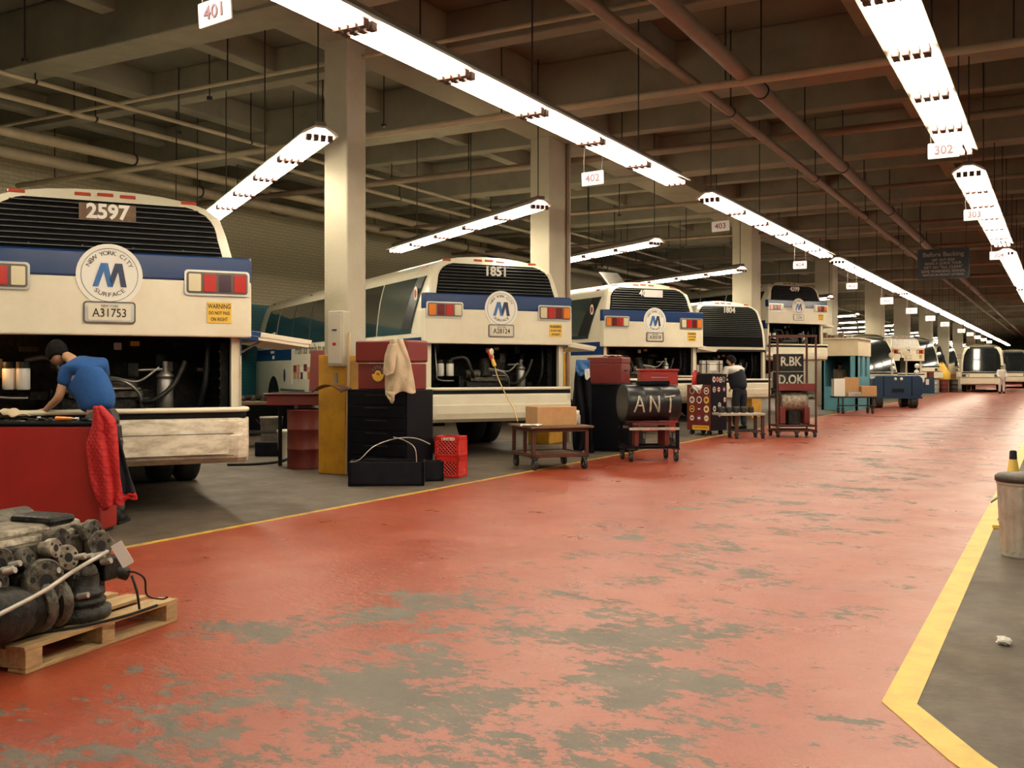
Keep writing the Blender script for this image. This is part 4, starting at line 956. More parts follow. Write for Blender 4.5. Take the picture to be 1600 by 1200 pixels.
# ---------------------------------------------------------------- first column: electrical box, guard plate, broom
t = thing('electrical_box', 'tall grey metal electrical box fixed to the first column above the yellow paint', 'box', P(532, 575, 13.42))
q = MB(); q.T = frame((0, 0, 0), (1, 0, 0), (0, 1, 0)); q.bx(-.13, .13, -.12, .05, .02, .77, conc_c); o = q.build('case', t, bevel=.02)
q = MB(); q.T = frame((0, 0, 0), (1, 0, 0), (0, 1, 0)); q.bx(-.11, .11, -.13, -.12, .06, .73, hous); q.bx(-.03, .03, -.135, -.128, .30, .34, lens_red); q.bx(-.04, .04, -.135, -.128, .5, .52, ink); q.build('cover', t, bevel=.008)
t = thing('bent_guard_plate', 'bent dark metal plate curling off the front of the yellow column base', 'plate', P(528, 606, 13.25))
q = MB(); vs = []
for j in range(9):
    for i in range(11):
        x = (i - 5) / 5; vs.append((x * .25, -.02 - .22 * (j / 8), .10 * (1 - x * x) * (.4 + .6 * j / 8) - .05 * j / 8))
q.add(vs, [(j * 11 + i, j * 11 + i + 1, (j + 1) * 11 + i + 1, (j + 1) * 11 + i) for j in range(8) for i in range(10)], rust, True)
o = q.build('plate', t); so = o.modifiers.new('s', 'SOLIDIFY'); so.thickness = .012
q = MB(); q.bx(-.02, .02, -.05, -.03, .06, .2, steel); q.build('strap', t)
a, c = G(541, 742), P(546, 520, 13.3); a.z = .01
t = thing('broom_handle', 'long pale wooden pole leaning upright against the yellow column base', 'pole', a)
q = MB(); q.rod((0, 0, 0), c - a, .018, broom_m, n=10); q.build('pole', t)

# ---------------------------------------------------------------- parts washer, drum, buckets, bench
def drum(label, loc, r, h, m, nm='steel_drum', group=None, lid=True, name_='body'):
    t = thing(nm, label, 'drum', loc, 0, group); q = MB()
    q.lathe([(r, 0), (r * 1.02, .01), (r * 1.0, .03), (r, h * .32), (r * 1.03, h * .335), (r, h * .35), (r, h * .65), (r * 1.03, h * .665), (r, h * .68), (r, h - .03), (r * 1.02, h - .015), (r * 1.02, h), (r * .97, h), (r * .96, h - .015)], m, n=32)
    q.build('drum_shell', t)
    return t
g = G(478, 731)
drum('red steel drum under the parts washer, beside the yellow column base', g + Vector((.0, .0, 0)), .265, .85, red_dull)
wz = P(445, 628, 14.2)
t = thing('parts_washer', 'red parts washer basin with its lid tilted up, standing on the red drum', 'basin', (g.x, g.y, .86), YAW)
q = MB(); q.bx(-.52, .30, -.22, .34, .05, .20, red_dull); q.bx(-.56, .34, -.26, .38, .20, .225, red_dull); q.bx(-.1, .1, -.08, .12, 0, .05, red_dull); q.build('basin', t, bevel=.03)
q = MB(); q.bx(-.50, .28, -.20, .32, .226, .232, black); q.build('basin_floor', t)
q = MB(); q.T = T3(.0, .34, .24) @ Matrix.Rotation(R(78), 4, 'X'); q.bx(-.02, .36, .0, .62, -.0, .03, red_dull); q.bx(.03, .31, .08, .56, -.012, .0, galv); q.build('lid', t, bevel=.01)
q = MB(); q.rod((-.42, .2, -.85), (-.42, .2, .06), .03, black); q.build('leg', t)
def bucket(label, loc, r, h, m, group=None):
    t = thing('bucket', label, 'bucket', loc, 0, group); q = MB(); q.lathe([(r * .85, 0), (r * .87, .005), (r, h - .04), (r * 1.05, h - .035), (r * 1.05, h - .01), (r, h), (r * .95, h), (r * .82, .02)], m, n=24); q.build('pail', t)
    q = MB(); q.tube([(r * cos(a), r * 1.02 * sin(a) * .3 - r * .9 , h - .05 - .12 * sin(a)) for a in [pi * i / 10 for i in range(11)]], .004, steel, n=5); q.build('handle', t); return t
p = G(449, 716); bucket('off-white pail standing against the red drum', p, .16, .46, white)
p = G(424, 690); bucket('tall grey bucket under the work bench, left of the off-white pail', p, .22, .50, galv)
p = G(424, 712); q = MB(); q.bx(-.24, .24, -.15, .15, 0, .24, black_pl); o = q.build('oil_pan', loc=p, bevel=.02); o.rotation_euler = (0, 0, YAW); tag(o, 'black square pan on the floor in front of the grey bucket', 'pan')
p = G(400, 700); t = thing('work_bench', 'dark work bench with cluttered top between the first bus and the parts washer', 'bench', p, YAW)
q = MB(); q.bx(-.5, .75, .1, .8, .78, .84, wood_dk); q.build('bench_top', t, bevel=.01)
for x in (-.45, .7):
    for y in (.15, .75): q = MB(); q.bx(x - .03, x + .03, y - .03, y + .03, 0, .78, darksteel); q.build('leg', t)
q = MB(); q.bx(-.45, .7, .15, .75, .25, .28, darksteel); q.build('shelf', t)
pb = p
for i in range(6):
    x = -.35 + .19 * i; pp = pb + Vector((RX * x + FX * .4, RY * x + FY * .4, .841))
    q = MB(); q.rod((0, 0, 0), (0, 0, .05 + .02 * (i % 3)), .05, darksteel, n=14); q.rod((0, 0, .05), (0, 0, .10), .02, steel, n=10)
    o = q.build('engine_part', loc=pp, bevel=.004); tag(o, 'small greasy machine part on the dark work bench', 'part', 'parts on the dark work bench')
# dark benches along the wall
for (u, v, lab) in ((405, 640, 'long dark bench against the blue wall beyond the first bus'),):
    p = P(400, 580, 22.0); p.z = 0
    t = thing('wall_bench', lab, 'bench', p, R(90)); q = MB(); q.bx(-2.2, 2.2, -.4, .4, .8, .86, darksteel); q.bx(-2.1, 2.1, -.35, .35, .1, .80, black_cab); q.build('cabinet_row', t, bevel=.01)
q = MB(); hose(q, [G(355, 728), G(400, 727), G(440, 722), G(470, 708)], .018, black)
for i in range(len(q.v)): q.v[i].z = q.v[i].z + .019
tag(q.build('floor_hose'), 'dark hose snaking over the grey floor below the parts washer', 'hose')

# ---------------------------------------------------------------- black tool cabinet, red chest, jacket, crates
cx = P(636, 580, 12.62); cx.z = 0
t = thing('black_tool_cabinet', 'large black tool cabinet beside the yellow column base', 'cabinet', cx, 0)
q = MB(); q.bx(-.96, 0, 0, .60, .05, 1.16, black_cab); q.bx(-.9, -.06, .05, .55, 0, .05, black); q.build('body', t, bevel=.012)
for k in range(6):
    q = MB(); z = .14 + .165 * k; q.bx(-.93, -.03, -.012, .01, z, z + .15, black_cab); d = q.build('drawer', t, bevel=.006)
    q = MB(); q.bx(-.65, -.3, -.03, -.012, z + .12, z + .13, darksteel); q.build('drawer_handle', d)
cz = cx + Vector((0, 0, 1.162))
t = thing('red_tool_chest', 'tall dark red tool chest on top of the black cabinet', 'tool chest', cz, 0)
q = MB(); q.bx(-.82, -.04, .05, .50, 0, .34, maroon); q.build('body', t, bevel=.01)
q = MB(); q.bx(-.85, -.02, .02, .52, .35, .64, maroon); q.build('lid', t, bevel=.03, seg=3)
q = MB(); TT = frame((-.49, .045, .20), (1, 0, 0), (0, 0, 1)); n = 28
q.prism([(.095 * cos(pi + pi * i / n) , .095 * sin(pi + pi * i / n)) for i in range(n + 1)], 0, .003, sticker_y, T=TT)
q.prism([(.05 * cos(2 * pi * i / n), .05 * sin(2 * pi * i / n) + .0) for i in range(n)], .003, .005, sticker_y, T=TT)
q.prism([(-.03, .0), (.0, .025), (.035, .0), (.02, -.02)], .005, .007, lens_red, T=TT)
for i, a in enumerate((20, 45, 70, 95, 120, 145)): q.prism([(.07 * cos(R(a - 7)), .07 * sin(R(a - 7))), (.115 * cos(R(a - 6)), .115 * sin(R(a - 6))), (.115 * cos(R(a + 6)), .115 * sin(R(a + 6))), (.07 * cos(R(a + 7)), .07 * sin(R(a + 7)))], 0, .003, steel, T=TT)
q.build('round_sticker', t)
base = P(624, 580, 12.45)
t = thing('beige_jacket', 'crumpled beige work jacket draped over the right side of the red tool chest', 'jacket', base)
sheet('coat_body', [(611, 629, 529, 529), (606, 635, 545, 545), (602, 642, 570, 566), (601, 647, 600, 592), (602, 650, 618, 612)], 12.47, beige_m, t, base, .028, 4, thick=.012, seed=2, dD=lambda x, y: .07 * (abs(x - .45) * 2) ** 2)
sheet('sleeve', [(608, 620, 538, 536), (602, 618, 556, 558), (600, 616, 573, 576), (600, 614, 584, 586)], 12.38, beige_m, t, base, .012, 2, thick=.03, seed=6, dD=lambda x, y: .05 * (abs(x - .5) * 2) ** 2)
sheet('hem_flap', [(603, 617, 612, 612), (605, 616, 620, 622), (611, 616, 628, 627)], 12.40, beige_m, t, base, .02, 2, thick=.02, seed=7)
def crate(nm, lab, loc, rz, w_, d_, h_, m, parent_text=None, lattice=True):
    t = thing(nm, lab, 'crate', loc, rz)
    q = MB(); q.bx(-w_ / 2, w_ / 2, -d_ / 2, d_ / 2, 0, .012, m); e = .018
    for (x0_, x1_, y0_, y1_) in ((-w_ / 2, w_ / 2, -d_ / 2, -d_ / 2 + e), (-w_ / 2, w_ / 2, d_ / 2 - e, d_ / 2), (-w_ / 2, -w_ / 2 + e, -d_ / 2, d_ / 2), (w_ / 2 - e, w_ / 2, -d_ / 2, d_ / 2)):
        q.bx(x0_, x1_, y0_, y1_, h_ * .80, h_, m); q.bx(x0_, x1_, y0_, y1_, 0, h_ * .12, m)
        if not lattice: q.bx(x0_, x1_, y0_, y1_, 0, h_ * .82, m)
    for x in (-w_ / 2, w_ / 2 - .04):
        for y in (-d_ / 2, d_ / 2 - .04): q.bx(x, x + .04, y, y + .04, 0, h_, m)
    q.build('shell', t, bevel=.004)
    if lattice:
        q = MB()
        for side in range(4):
            W = w_ if side % 2 == 0 else d_; off = d_ / 2 - .009 if side % 2 == 0 else w_ / 2 - .009
            T = RZ(side * pi / 2) @ T3(0, -off, h_ * .46); n = 7; st_ = W / n; hh = h_ * .36
            for s in (-1, 1):
                for i in range(-3, n + 3):
                    x = -W / 2 + st_ * (i + .5); a_ = Vector((x - s * hh, 0, -hh)); b_ = Vector((x + s * hh, 0, hh))
                    t0, t1 = 0., 1.
                    for (lo, hi) in ((-W / 2, W / 2),):
                        dxx = b_.x - a_.x; ta, tb = (lo - a_.x) / dxx, (hi - a_.x) / dxx; t0, t1 = max(t0, min(ta, tb)), min(t1, max(ta, tb))
                    if t1 - t0 > .05: q.rod(a_.lerp(b_, t0), a_.lerp(b_, t1), .007, m, n=4, T=T, smooth=False)
        q.build('lattice_sides', t)
        q = MB(); q.bx(-w_ / 2 + .03, w_ / 2 - .03, -d_ / 2 + .03, d_ / 2 - .03, .02, h_ * .78, red_dull); q.build('contents', t)
    if parent_text: q = MB(); q.text(parent_text, .052, white, frame((0.02, -d_ / 2 - .001, h_ * .88), (1, 0, 0), (0, 0, 1)), ext=.002, off=.002); q.build('lettering', t)
    return t
p = G(692, 747); crate('milk_crate', 'lower bright red lattice crate behind the black crate', p + Vector((.0, .20, 0)), R(12), .34, .33, .27, red_bright)
crate('milk_crate', 'upper bright red lattice crate with white lettering, stacked on another', p + Vector((.0, .20, .272)), R(12), .34, .33, .27, red_bright, 'UNITED')
a, c = G(540, 758), G(655, 763); m_ = (a + c) / 2
crate('black_crate', 'wide shallow black crate on the floor in front of the black cabinet', m_ + Vector((-.1, .25, 0)), YAW + R(3), .92, .44, .29, black_pl, lattice=False)
p = G(682, 752); crate('black_crate', 'smaller black crate touching the bright red lattice crates', p + Vector((-.06, -.02, 0)) + Vector((FX * .10, FY * .10, 0)), YAW + R(12), .26, .26, .25, black_pl, lattice=False)
q = MB(); base = P(600, 700, 12.2)
hose(q, [p_ - base for p_ in (P(548, 722, 12.1), P(562, 718, 12.0), P(585, 697, 12.1), P(620, 685, 12.3), P(650, 685, 12.35), P(672, 694, 12.4))], .006, galv)
tag(q.build('wire', loc=base), 'pale wire looping over the black crates up to the red crate', 'wire')
q = MB(); hose(q, [p_ - base for p_ in (P(615, 683, 12.3), P(632, 688, 12.1), P(648, 700, 12.0), P(651, 722, 12.0))], .006, galv)
tag(q.build('wire', loc=base), 'short pale wire bending down into the wide black crate', 'wire')

# ---------------------------------------------------------------- carts
def caster(t, x, y, r, m=black, h=None):
    h = h or r * 2 + .06
    q = MB(); q.rod((x - .022, y, r), (x + .022, y, r), r, tyre_m, n=20); q.rod((x - .026, y, r), (x + .026, y, r), r * .35, galv, n=12); q.bx(x - .035, x - .027, y - .02, y + .02, r * .9, h - .01, darksteel); q.bx(x + .027, x + .035, y - .02, y + .02, r * .9, h - .01, darksteel); q.bx(x - .05, x + .05, y - .05, y + .05, h - .02, h, darksteel)
    q.build('caster', t)
def rect_from(g1, g2, g3):     # front-left, front-right, back-left
    return g1, math.atan2(g2.y - g1.y, g2.x - g1.x), (g2 - g1).length, (g3 - g1).length
g1, g2, g3 = G(832, 736), G(917, 733), G(784, 728.5)
o_, rz, W, Dp = g1, math.atan2(g2.y - g1.y, g2.x - g1.x), .86, .88
t = thing('wooden_top_cart', 'low rusty red cart on four casters holding a cardboard box', 'cart', o_, rz)
for x in (.05, W - .05):
    for y in (.05, Dp - .05): caster(t, x, y, .078, h=.19)
fr = MB()
for x in (-.0, W - .05):
    for y in (0, Dp - .05): q = MB(); q.bx(x, x + .05, y, y + .05, .18, .58, rust); q.build('post', t, bevel=.004)
for nm, z in (('lower_frame', .18), ('upper_frame', .54)):
    q = MB(); q.bx(0, W, 0, .04, z, z + .05, rust); q.bx(0, W, Dp - .04, Dp, z, z + .05, rust); q.bx(0, .04, 0, Dp, z, z + .05, rust); q.bx(W - .04, W, 0, Dp, z, z + .05, rust); q.build(nm, t, bevel=.004)
q = MB(); q.bx(0.02, .06, Dp * .45, Dp * .45 + .05, .2, .56, rust); q.build('side_strut', t)
q = MB(); q.bx(.03, W - .03, .03, Dp - .03, .20, .215, wood_dk); q.build('lower_shelf', t)
q = MB(); q.bx(-.04, W + .06, -.05, Dp + .05, .592, .622, wood_dk); q.build('top_board', t, bevel=.006)
T0 = T3(*o_) @ RZ(rz)
def on(T, x, y, z): v = T @ Vector((x, y, z)); return v
p = on(T0, .40, .42, .623)
t = thing('cardboard_box', 'closed tan cardboard box sitting on the low rusty cart', 'box', p, rz - .02)
q = MB(); q.bx(-.26, .34, -.26, .26, 0, .265, card); q.build('carton', t, bevel=.006); q = MB(); q.bx(-.24, .32, -.004, .004, .265, .267, cord_y); q.build('flap_seam', t)
p = on(T0, .83, .36, .623); t = thing('glass_jar', 'small pale jar with white cap behind the cardboard box', 'jar', p)
q = MB(); q.lathe([(.045, 0), (.05, .01), (.05, .13), (.03, .16)], galv, n=16); q.build('jar', t); q = MB(); q.lathe([(.034, .155), (.036, .16), (.036, .20), (.03, .205)], paper_m, n=14); q.build('lid', t)
p = on(T0, .02, .10, .630); q = MB(); vs = [((i - 3) * .05, (j - 2) * .04, .004 + .02 * abs(sin(i * 1.3 + j * 2))) for j in range(5) for i in range(7)]
q.add(vs, [(j * 7 + i, j * 7 + i + 1, (j + 1) * 7 + i + 1, (j + 1) * 7 + i) for j in range(4) for i in range(6)], paper_m, False); o = q.build('rag', loc=p); o.rotation_euler = (0, 0, .4); so = o.modifiers.new('s', 'SOLIDIFY'); so.thickness = .008; so.offset = 1; tag(o, 'white rag on the left corner of the low rusty cart', 'rag')
# trouble lamp with its cord
base = P(770, 560, 15.5)
t = thing('trouble_lamp', 'red and yellow trouble lamp hanging in the 1851 engine bay', 'lamp', base)
q = MB(); q.rod(P(773, 572, 15.5) - base, P(769, 560, 15.5) - base, .032, sticker_y, r2=.025); q.build('grip', t)
q = MB(); q.rod(P(769, 560, 15.5) - base, P(763, 546, 15.5) - base, .04, lens_red, r2=.03); q.ball(P(768, 550, 15.45) - base, (.035, .035, .06), lens_clear); q.build('cage', t)
q = MB(); hose(q, [p_ - base for p_ in (P(773, 572, 15.5), P(778, 590, 15.45), P(792, 620, 15.0), P(803, 640, 14.8), P(809, 659, 14.6))], .008, cord_y); q.build('cord', t)

# drum cart
g1, g2 = G(983, 722), G(1060, 721); rz = math.atan2(g2.y - g1.y, g2.x - g1.x)
t = thing('drum_cart', 'tall black cart on casters carrying the black drum on its side', 'cart', g1, rz)
W, Dp = .80, .62
for x in (.04, W - .04):
    for y in (.04, Dp - .04): caster(t, x, y, .072)
for x in (0, W - .045):
    for y in (0, Dp - .045): q = MB(); q.bx(x, x + .045, y, y + .045, .2, .60, black_cab); q.build('post', t)
q = MB(); q.bx(0, W, 0, .04, .20, .24, black_cab); q.bx(0, W, Dp - .04, Dp, .2, .24, black_cab); q.bx(0, .04, 0, Dp, .2, .24, black_cab); q.bx(W - .04, W, 0, Dp, .2, .24, black_cab); q.build('lower_frame', t)
q = MB(); q.bx(0, W, -.01, .03, .49, .53, galv); q.bx(0, W, Dp - .03, Dp + .01, .49, .53, galv); q.build('rail', t)
q = MB(); q.bx(.08, W - .06, .08, Dp - .08, .56, .60, red_dull); q.bx(.12, .18, .1, .5, .24, .56, red_dull); q.bx(W - .2, W - .13, .1, .5, .24, .56, red_dull); q.build('cradle', t)
T0 = T3(*g1) @ RZ(rz)
p = on(T0, -.02, .30, .90)
t = thing('black_drum', 'black steel drum lying on its side with ANT sprayed in white', 'drum', p, rz + R(6)); 
TT = frame((0, 0, 0), (0, 0, 1), (0, 1, 0)); TT = Matrix(((0, 0, 1, 0), (0, 1, 0, 0), (-1, 0, 0, 0), (0, 0, 0, 1)))
q = MB(); r = .285; q.lathe([(r * .9, -.01), (r * .94, 0), (r * 1.02, -.012), (r * 1.02, .01), (r, .03), (r, .27), (r * 1.025, .285), (r, .30), (r, .56), (r * 1.025, .575), (r, .59), (r, .83), (r * 1.02, .85), (r * 1.02, .87), (r * .94, .86)], blackgloss, n=40, T=TT); q.build('shell', t)
q = MB()
def wrap(px, py): a = py / r - .05; return Vector((px, -(r + .003) * cos(a), (r + .003) * sin(a)))
for x, strokes in ((.17, (((-.08, -.12), (0, .13)), ((0, .13), (.08, -.12)), ((-.045, -.02), (.045, -.02)))), (.42, (((-.07, -.12), (-.07, .13)), ((-.07, .13), (.07, -.12)), ((.07, -.12), (.07, .13)))), (.67, (((-.08, .11), (.09, .13)), ((.01, .12), (.01, -.13))))):
    for p0, p1 in strokes: q.tube([wrap(x + p0[0] + (p1[0] - p0[0]) * i / 8, p0[1] + (p1[1] - p0[1]) * i / 8) for i in range(9)], [.013 + .004 * ((i * 7) % 3) / 2 for i in range(9)], paint_w, n=6)
q.build('sprayed_letters', t)
q = MB(); q.box((.50, 0, r + .03), (.50, .2, .07), black_cab); q.build('saddle_pad', t, bevel=.01)

# tool stand with red box behind the drum
p = P(965, 580, 17.2); p.z = 0
t = thing('dark_tool_stand', 'dark cabinet behind the black drum supporting a red toolbox', 'cabinet', p, R(4))
q = MB(); q.bx(-.60, .26, 0, .6, .04, 1.17, black_cab); q.bx(-.55, .2, .03, .5, 0, .04, black); q.build('body', t, bevel=.01); q = MB(); q.bx(-.62, .28, -.02, .62, 1.17, 1.19, darksteel); q.build('top', t)
t = thing('red_toolbox', 'boxy red toolbox on the dark cabinet behind the black drum', 'toolbox', p + Vector((0, 0, 1.192)), R(4))
q = MB(); q.bx(-.56, .06, .02, .50, 0, .34, maroon); q.build('body', t, bevel=.008); q = MB(); q.bx(-.57, .07, .01, .51, .345, .45, maroon); q.build('lid', t, bevel=.015)
q = MB(); q.tube([(.062, .18, .22), (.09, .18, .22), (.09, .34, .22), (.062, .34, .22)], .01, black, n=6); q.build('handle', t)
pp = p + Vector((-.20, .26, 1.652)); q = MB(); vs = [((i - 3) * .05, (j - 2) * .05, .005 + .03 * abs(sin(i * 1.3 + j * 2))) for j in range(5) for i in range(7)]
q.add(vs, [(j * 7 + i, j * 7 + i + 1, (j + 1) * 7 + i + 1, (j + 1) * 7 + i) for j in range(4) for i in range(6)], beige_m, False); o = q.build('rag', loc=pp); so = o.modifiers.new('s', 'SOLIDIFY'); so.thickness = .01; so.offset = 1; tag(o, 'grimy rag on the lid of the boxy red toolbox', 'rag')
base = P(905, 600, 16.9)
t = thing('hanging_coveralls', 'blue shirt and dark navy coveralls hanging at the left of the red toolbox', 'clothes', base)
sheet('coveralls', [(900, 921, 578, 578), (897, 923, 600, 600), (895, 924, 640, 640), (895, 926, 690, 690), (897, 928, 706, 706)], 17.0, black_cab, t, base, .05, 4, thick=.05)
sheet('blue_shirt', [(900, 921, 562, 562), (899, 922, 578, 578), (904, 922, 585, 585)], 16.93, logo_blue, t, base, .02, 3, thick=.03)
sheet('white_cloth', [(913, 921, 577, 576), (914, 922, 590, 592)], 16.88, white_cl, t, base, .01, 2, thick=.015)
p = P(1030, 580, 18.0); p.z = 0
t = thing('red_tool_cart', 'red tool cart standing between the black drum and the third bus', 'cart', p, YAW)
q = MB(); q.bx(-.34, .34, 0, .45, .30, 1.40, red_cab); q.bx(-.36, .36, -.02, .47, 1.40, 1.44, red_cab); q.build('body', t, bevel=.01)
for k in range(4):
    q = MB(); q.bx(-.32, .32, -.012, .0, .36 + .25 * k, .58 + .25 * k, red_cab); d = q.build('drawer', t, bevel=.005); q = MB(); q.bx(-.15, .15, -.03, -.012, .53 + .25 * k, .545 + .25 * k, chrome); q.build('drawer_handle', d)
for x in (-.28, .28): 
    for y in (.06, .4): caster(t, x, y, .09, h=.30)
q = MB(); q.rod((.36, .1, 1.30), (.62, .1, 1.30), .02, galv); q.rod((.36, .4, 1.30), (.62, .4, 1.30), .02, galv); q.build('push_bar', t)

# sticker cabinet
p = P(1111, 580, 21.6); p.z = 0
phi = YAW + R(44)
T0 = T3(*p) @ RZ(phi)   # local x runs along the dark face to the right, local y along the red face to the left-back
t = thing('sticker_cabinet', 'red and dark grey tool cabinet covered in round stickers', 'cabinet', p, phi)
q = MB(); q.bx(0, .58, 0, .64, .10, 1.10, red_dull); q.build('body', t, bevel=.008)
q = MB(); q.bx(.0, .585, -.012, .012, .10, 1.34, black_pl); q.build('door', t, bevel=.006)
q = MB(); q.bx(0.0, .56, .014, .38, 1.10, 1.33, black_pl); q.build('top_drawers', t, bevel=.006)
for x in (.08, .5):
    for y in (.1, .55): caster(t, x, y, .05)
def disc(q, T, r, m, m2, m3=None, sh='o'):
    n = 20; q.prism([(r * cos(2 * pi * i / n), r * 1.15 * sin(2 * pi * i / n)) for i in range(n)], 0, .003, m, T=T); q.prism([(r * .72 * cos(2 * pi * i / n), r * .82 * sin(2 * pi * i / n)) for i in range(n)], .003, .005, m2, T=T)
    if m3: q.prism(rrect(r * .9, r * .5, r * .1), .005, .007, m3, T=T)
sm = [(galv, red_dull, ink), (red_bright, galv, ink), (white, ink, white), (white, galv, ink), (white, ink, lens_red), (sticker_y, card, ink), (sticker_y, ink, sticker_y), (lens_red, logo_navy, white), (white, sticker_y, ink), (marker_red, white, lens_red), (lens_red, logo_blue, white), (card, white, card)]
for i in range(12):
    r_, c_ = divmod(i, 3); y = .50 - .19 * c_; z = .97 - .20 * r_
    q = MB(); disc(q, frame((-.002, y, z), (0, -1, 0), (0, 0, 1)), .068, *sm[i]); q.build('sticker', t)
q = MB(); q.prism(rrect(.44, .10, .01), 0, .003, sticker_y, T=frame((-.002, .27, .16), (0, -1, 0), (0, 0, 1))); q.prism(rrect(.36, .03, .0), .003, .005, lens_amber, T=frame((-.002, .27, .17), (0, -1, 0), (0, 0, 1))); q.build('sticker', t)
for x, z, k in ((.09, 1.22, 3), (.22, 1.22, 1), (.34, 1.21, 2), (.46, 1.22, 0), (.10, 1.0, 2), (.27, 1.0, 9), (.47, 1.0, 10), (.50, .77, 9), (.11, .58, 3), (.30, .65, 2), (.30, .45, 9)):
    q = MB(); disc(q, frame((x, -.014, z), (1, 0, 0), (0, 0, 1)), .055, *sm[k]); q.build('sticker', t)
p2 = on(T0, .3, .2, 1.345)
t = thing('metal_case', 'grey metal case with a paper taped on, topping the sticker cabinet', 'case', p2, YAW)
q = MB(); q.bx(-.24, .22, -.16, .16, 0, .29, galv); q.bx(-.25, .23, -.17, .17, .20, .215, black); q.build('case', t, bevel=.01); q = MB(); q.bx(-.07, .08, -.166, -.161, .07, .24, paper_m); q.build('paper', t); 
for x in (-.14, .14): q = MB(); q.bx(x - .012, x + .012, -.175, -.16, .02, .28, darksteel); q.build('latch', t)
p2 = on(T0, .12, .50, 1.102); t = thing('red_can', 'bright red can on the left corner of the sticker cabinet', 'can', p2, YAW)
q = MB(); q.lathe([(.075, 0), (.08, .01), (.08, .24), (.07, .25), (.03, .28), (.03, .32)], red_bright, n=20); q.build('can', t)
base = P(1092, 604, 21.3); t = thing('white_rag', 'white rag hanging over the top left edge of the sticker cabinet', 'rag', base)
sheet('cloth', [(1080, 1098, 602, 601), (1083, 1097, 606, 605), (1089, 1093, 611, 610)], 21.62, paper_m, t, base, .02, 3, thick=.015)

# parts table next to the sticker cabinet
g1 = G(1152, 686); rz = YAW + R(8)
t = thing('parts_table', 'low table on casters with a tray of dark cylinder parts', 'table', g1, rz)
q = MB(); q.bx(-.35, .62, 0, .55, .48, .53, galv); q.build('table_top', t, bevel=.008)
for x, m in ((-.02, rust), (.55, rust)):
    for y in (.05, .45): q = MB(); q.bx(x, x + .06, y, y + .05, .1, .48, m); q.build('leg', t); caster(t, x + .03, y + .025, .045, h=.11)
q = MB(); q.bx(.0, .58, .06, .10, .14, .18, darksteel); q.bx(.0, .58, .46, .50, .14, .18, darksteel); q.build('stretcher', t)
T0 = T3(*g1) @ RZ(rz)
for i in range(5):
    p2 = on(T0, -.25 + .16 * i, .25, .531); q = MB(); q.lathe([(.05, 0), (.065, .01), (.065, .10), (.055, .13), (.03, .13), (.03, .05)], darksteel, n=16)
    tag(q.build('cylinder_liner', loc=p2), 'dark cylindrical engine part standing on the low parts table', 'engine part', 'cylinder parts on the low table')

# tall rack
g1, g2 = G(1214, 683.5), G(1277, 685); rz = math.atan2(g2.y - g1.y, g2.x - g1.x) ; rz = YAW + R(2)
t = thing('tall_rack', 'tall rusty red rack on casters loaded with painted radiators and an engine', 'rack', g1, rz); W, Dp, H_ = .86, .62, 2.16
for x in (0, W - .04):
    for y in (0, Dp - .04): q = MB(); q.bx(x, x + .035, y, y + .035, .12, H_, rust); q.build('post', t)
q = MB(); q.bx(.62, .65, 0, .03, 1.1, H_, rust); q.build('post', t)
for nm, z in (('top_frame', H_ - .03), ('lower_shelf', .22), ('base_frame', .12)):
    q = MB(); q.bx(0, W, 0, .035, z, z + .04, rust); q.bx(0, W, Dp - .035, Dp, z, z + .04, rust); q.bx(0, .035, 0, Dp, z, z + .04, rust); q.bx(W - .035, W, 0, Dp, z, z + .04, rust)
    if nm == 'lower_shelf': q.bx(0, W, 0, Dp, z, z + .02, rust)
    q.build(nm, t)
q = MB(); q.bx(.03, W - .06, -.03, Dp, .99, 1.01, rust); q.bx(.03, W - .06, -.04, -.01, .99, 1.14, red_dull); q.build('red_tray', t, bevel=.006)
for x in (.03, W / 2, W - .04): caster(t, x, .03, .06, h=.12)
for x in (.03, W - .04): caster(t, x, Dp - .05, .06, h=.12)
T0 = T3(*g1) @ RZ(rz)
for k, (s_, z) in enumerate((('R.BK', 1.40), ('D.OK', 1.145 if False else 1.015))):
    p2 = on(T0, .34, .30, z); tt = thing('painted_radiator', 'upper black radiator with white painted letters on the tall rack' if k == 0 else 'lower black radiator with white painted letters on the tall rack', 'radiator', p2, rz)
    q = MB(); q.bx(-.28, .28, -.16, .2, 0, .37, engine_d); q.build('core', tt, bevel=.015); q = MB(); q.text(s_, .27, paint_w, frame((0, -.163, .20), (1, 0, 0), (0, 0, 1)), ext=.003, off=.006, sx=.82); q.build('painted_letters', tt)
p2 = on(T0, .40, .30, .262); tt = thing('racked_engine', 'dirty engine with red side plates on the lower shelf of the tall rack', 'engine', p2, rz)
q = MB(); q.bx(-.12, .14, -.2, .2, 0, .34, engine_d); q.bx(-.3, .3, -.24, .2, .36, .66, engine_m); q.lathe([(.2, -.28), (.22, -.2), (.22, .2), (.2, .28)], engine_l, n=20, T=frame((0, -.08, .50), (0, 0, 1), (0, 1, 0))); q.build('block', tt, bevel=.02)
for s in (-1, 1): q = MB(); q.bx(s * .26 - .06, s * .26 + .06, -.26, .1, .02, .38, red_dull); q.build('side_plate', tt, bevel=.01)

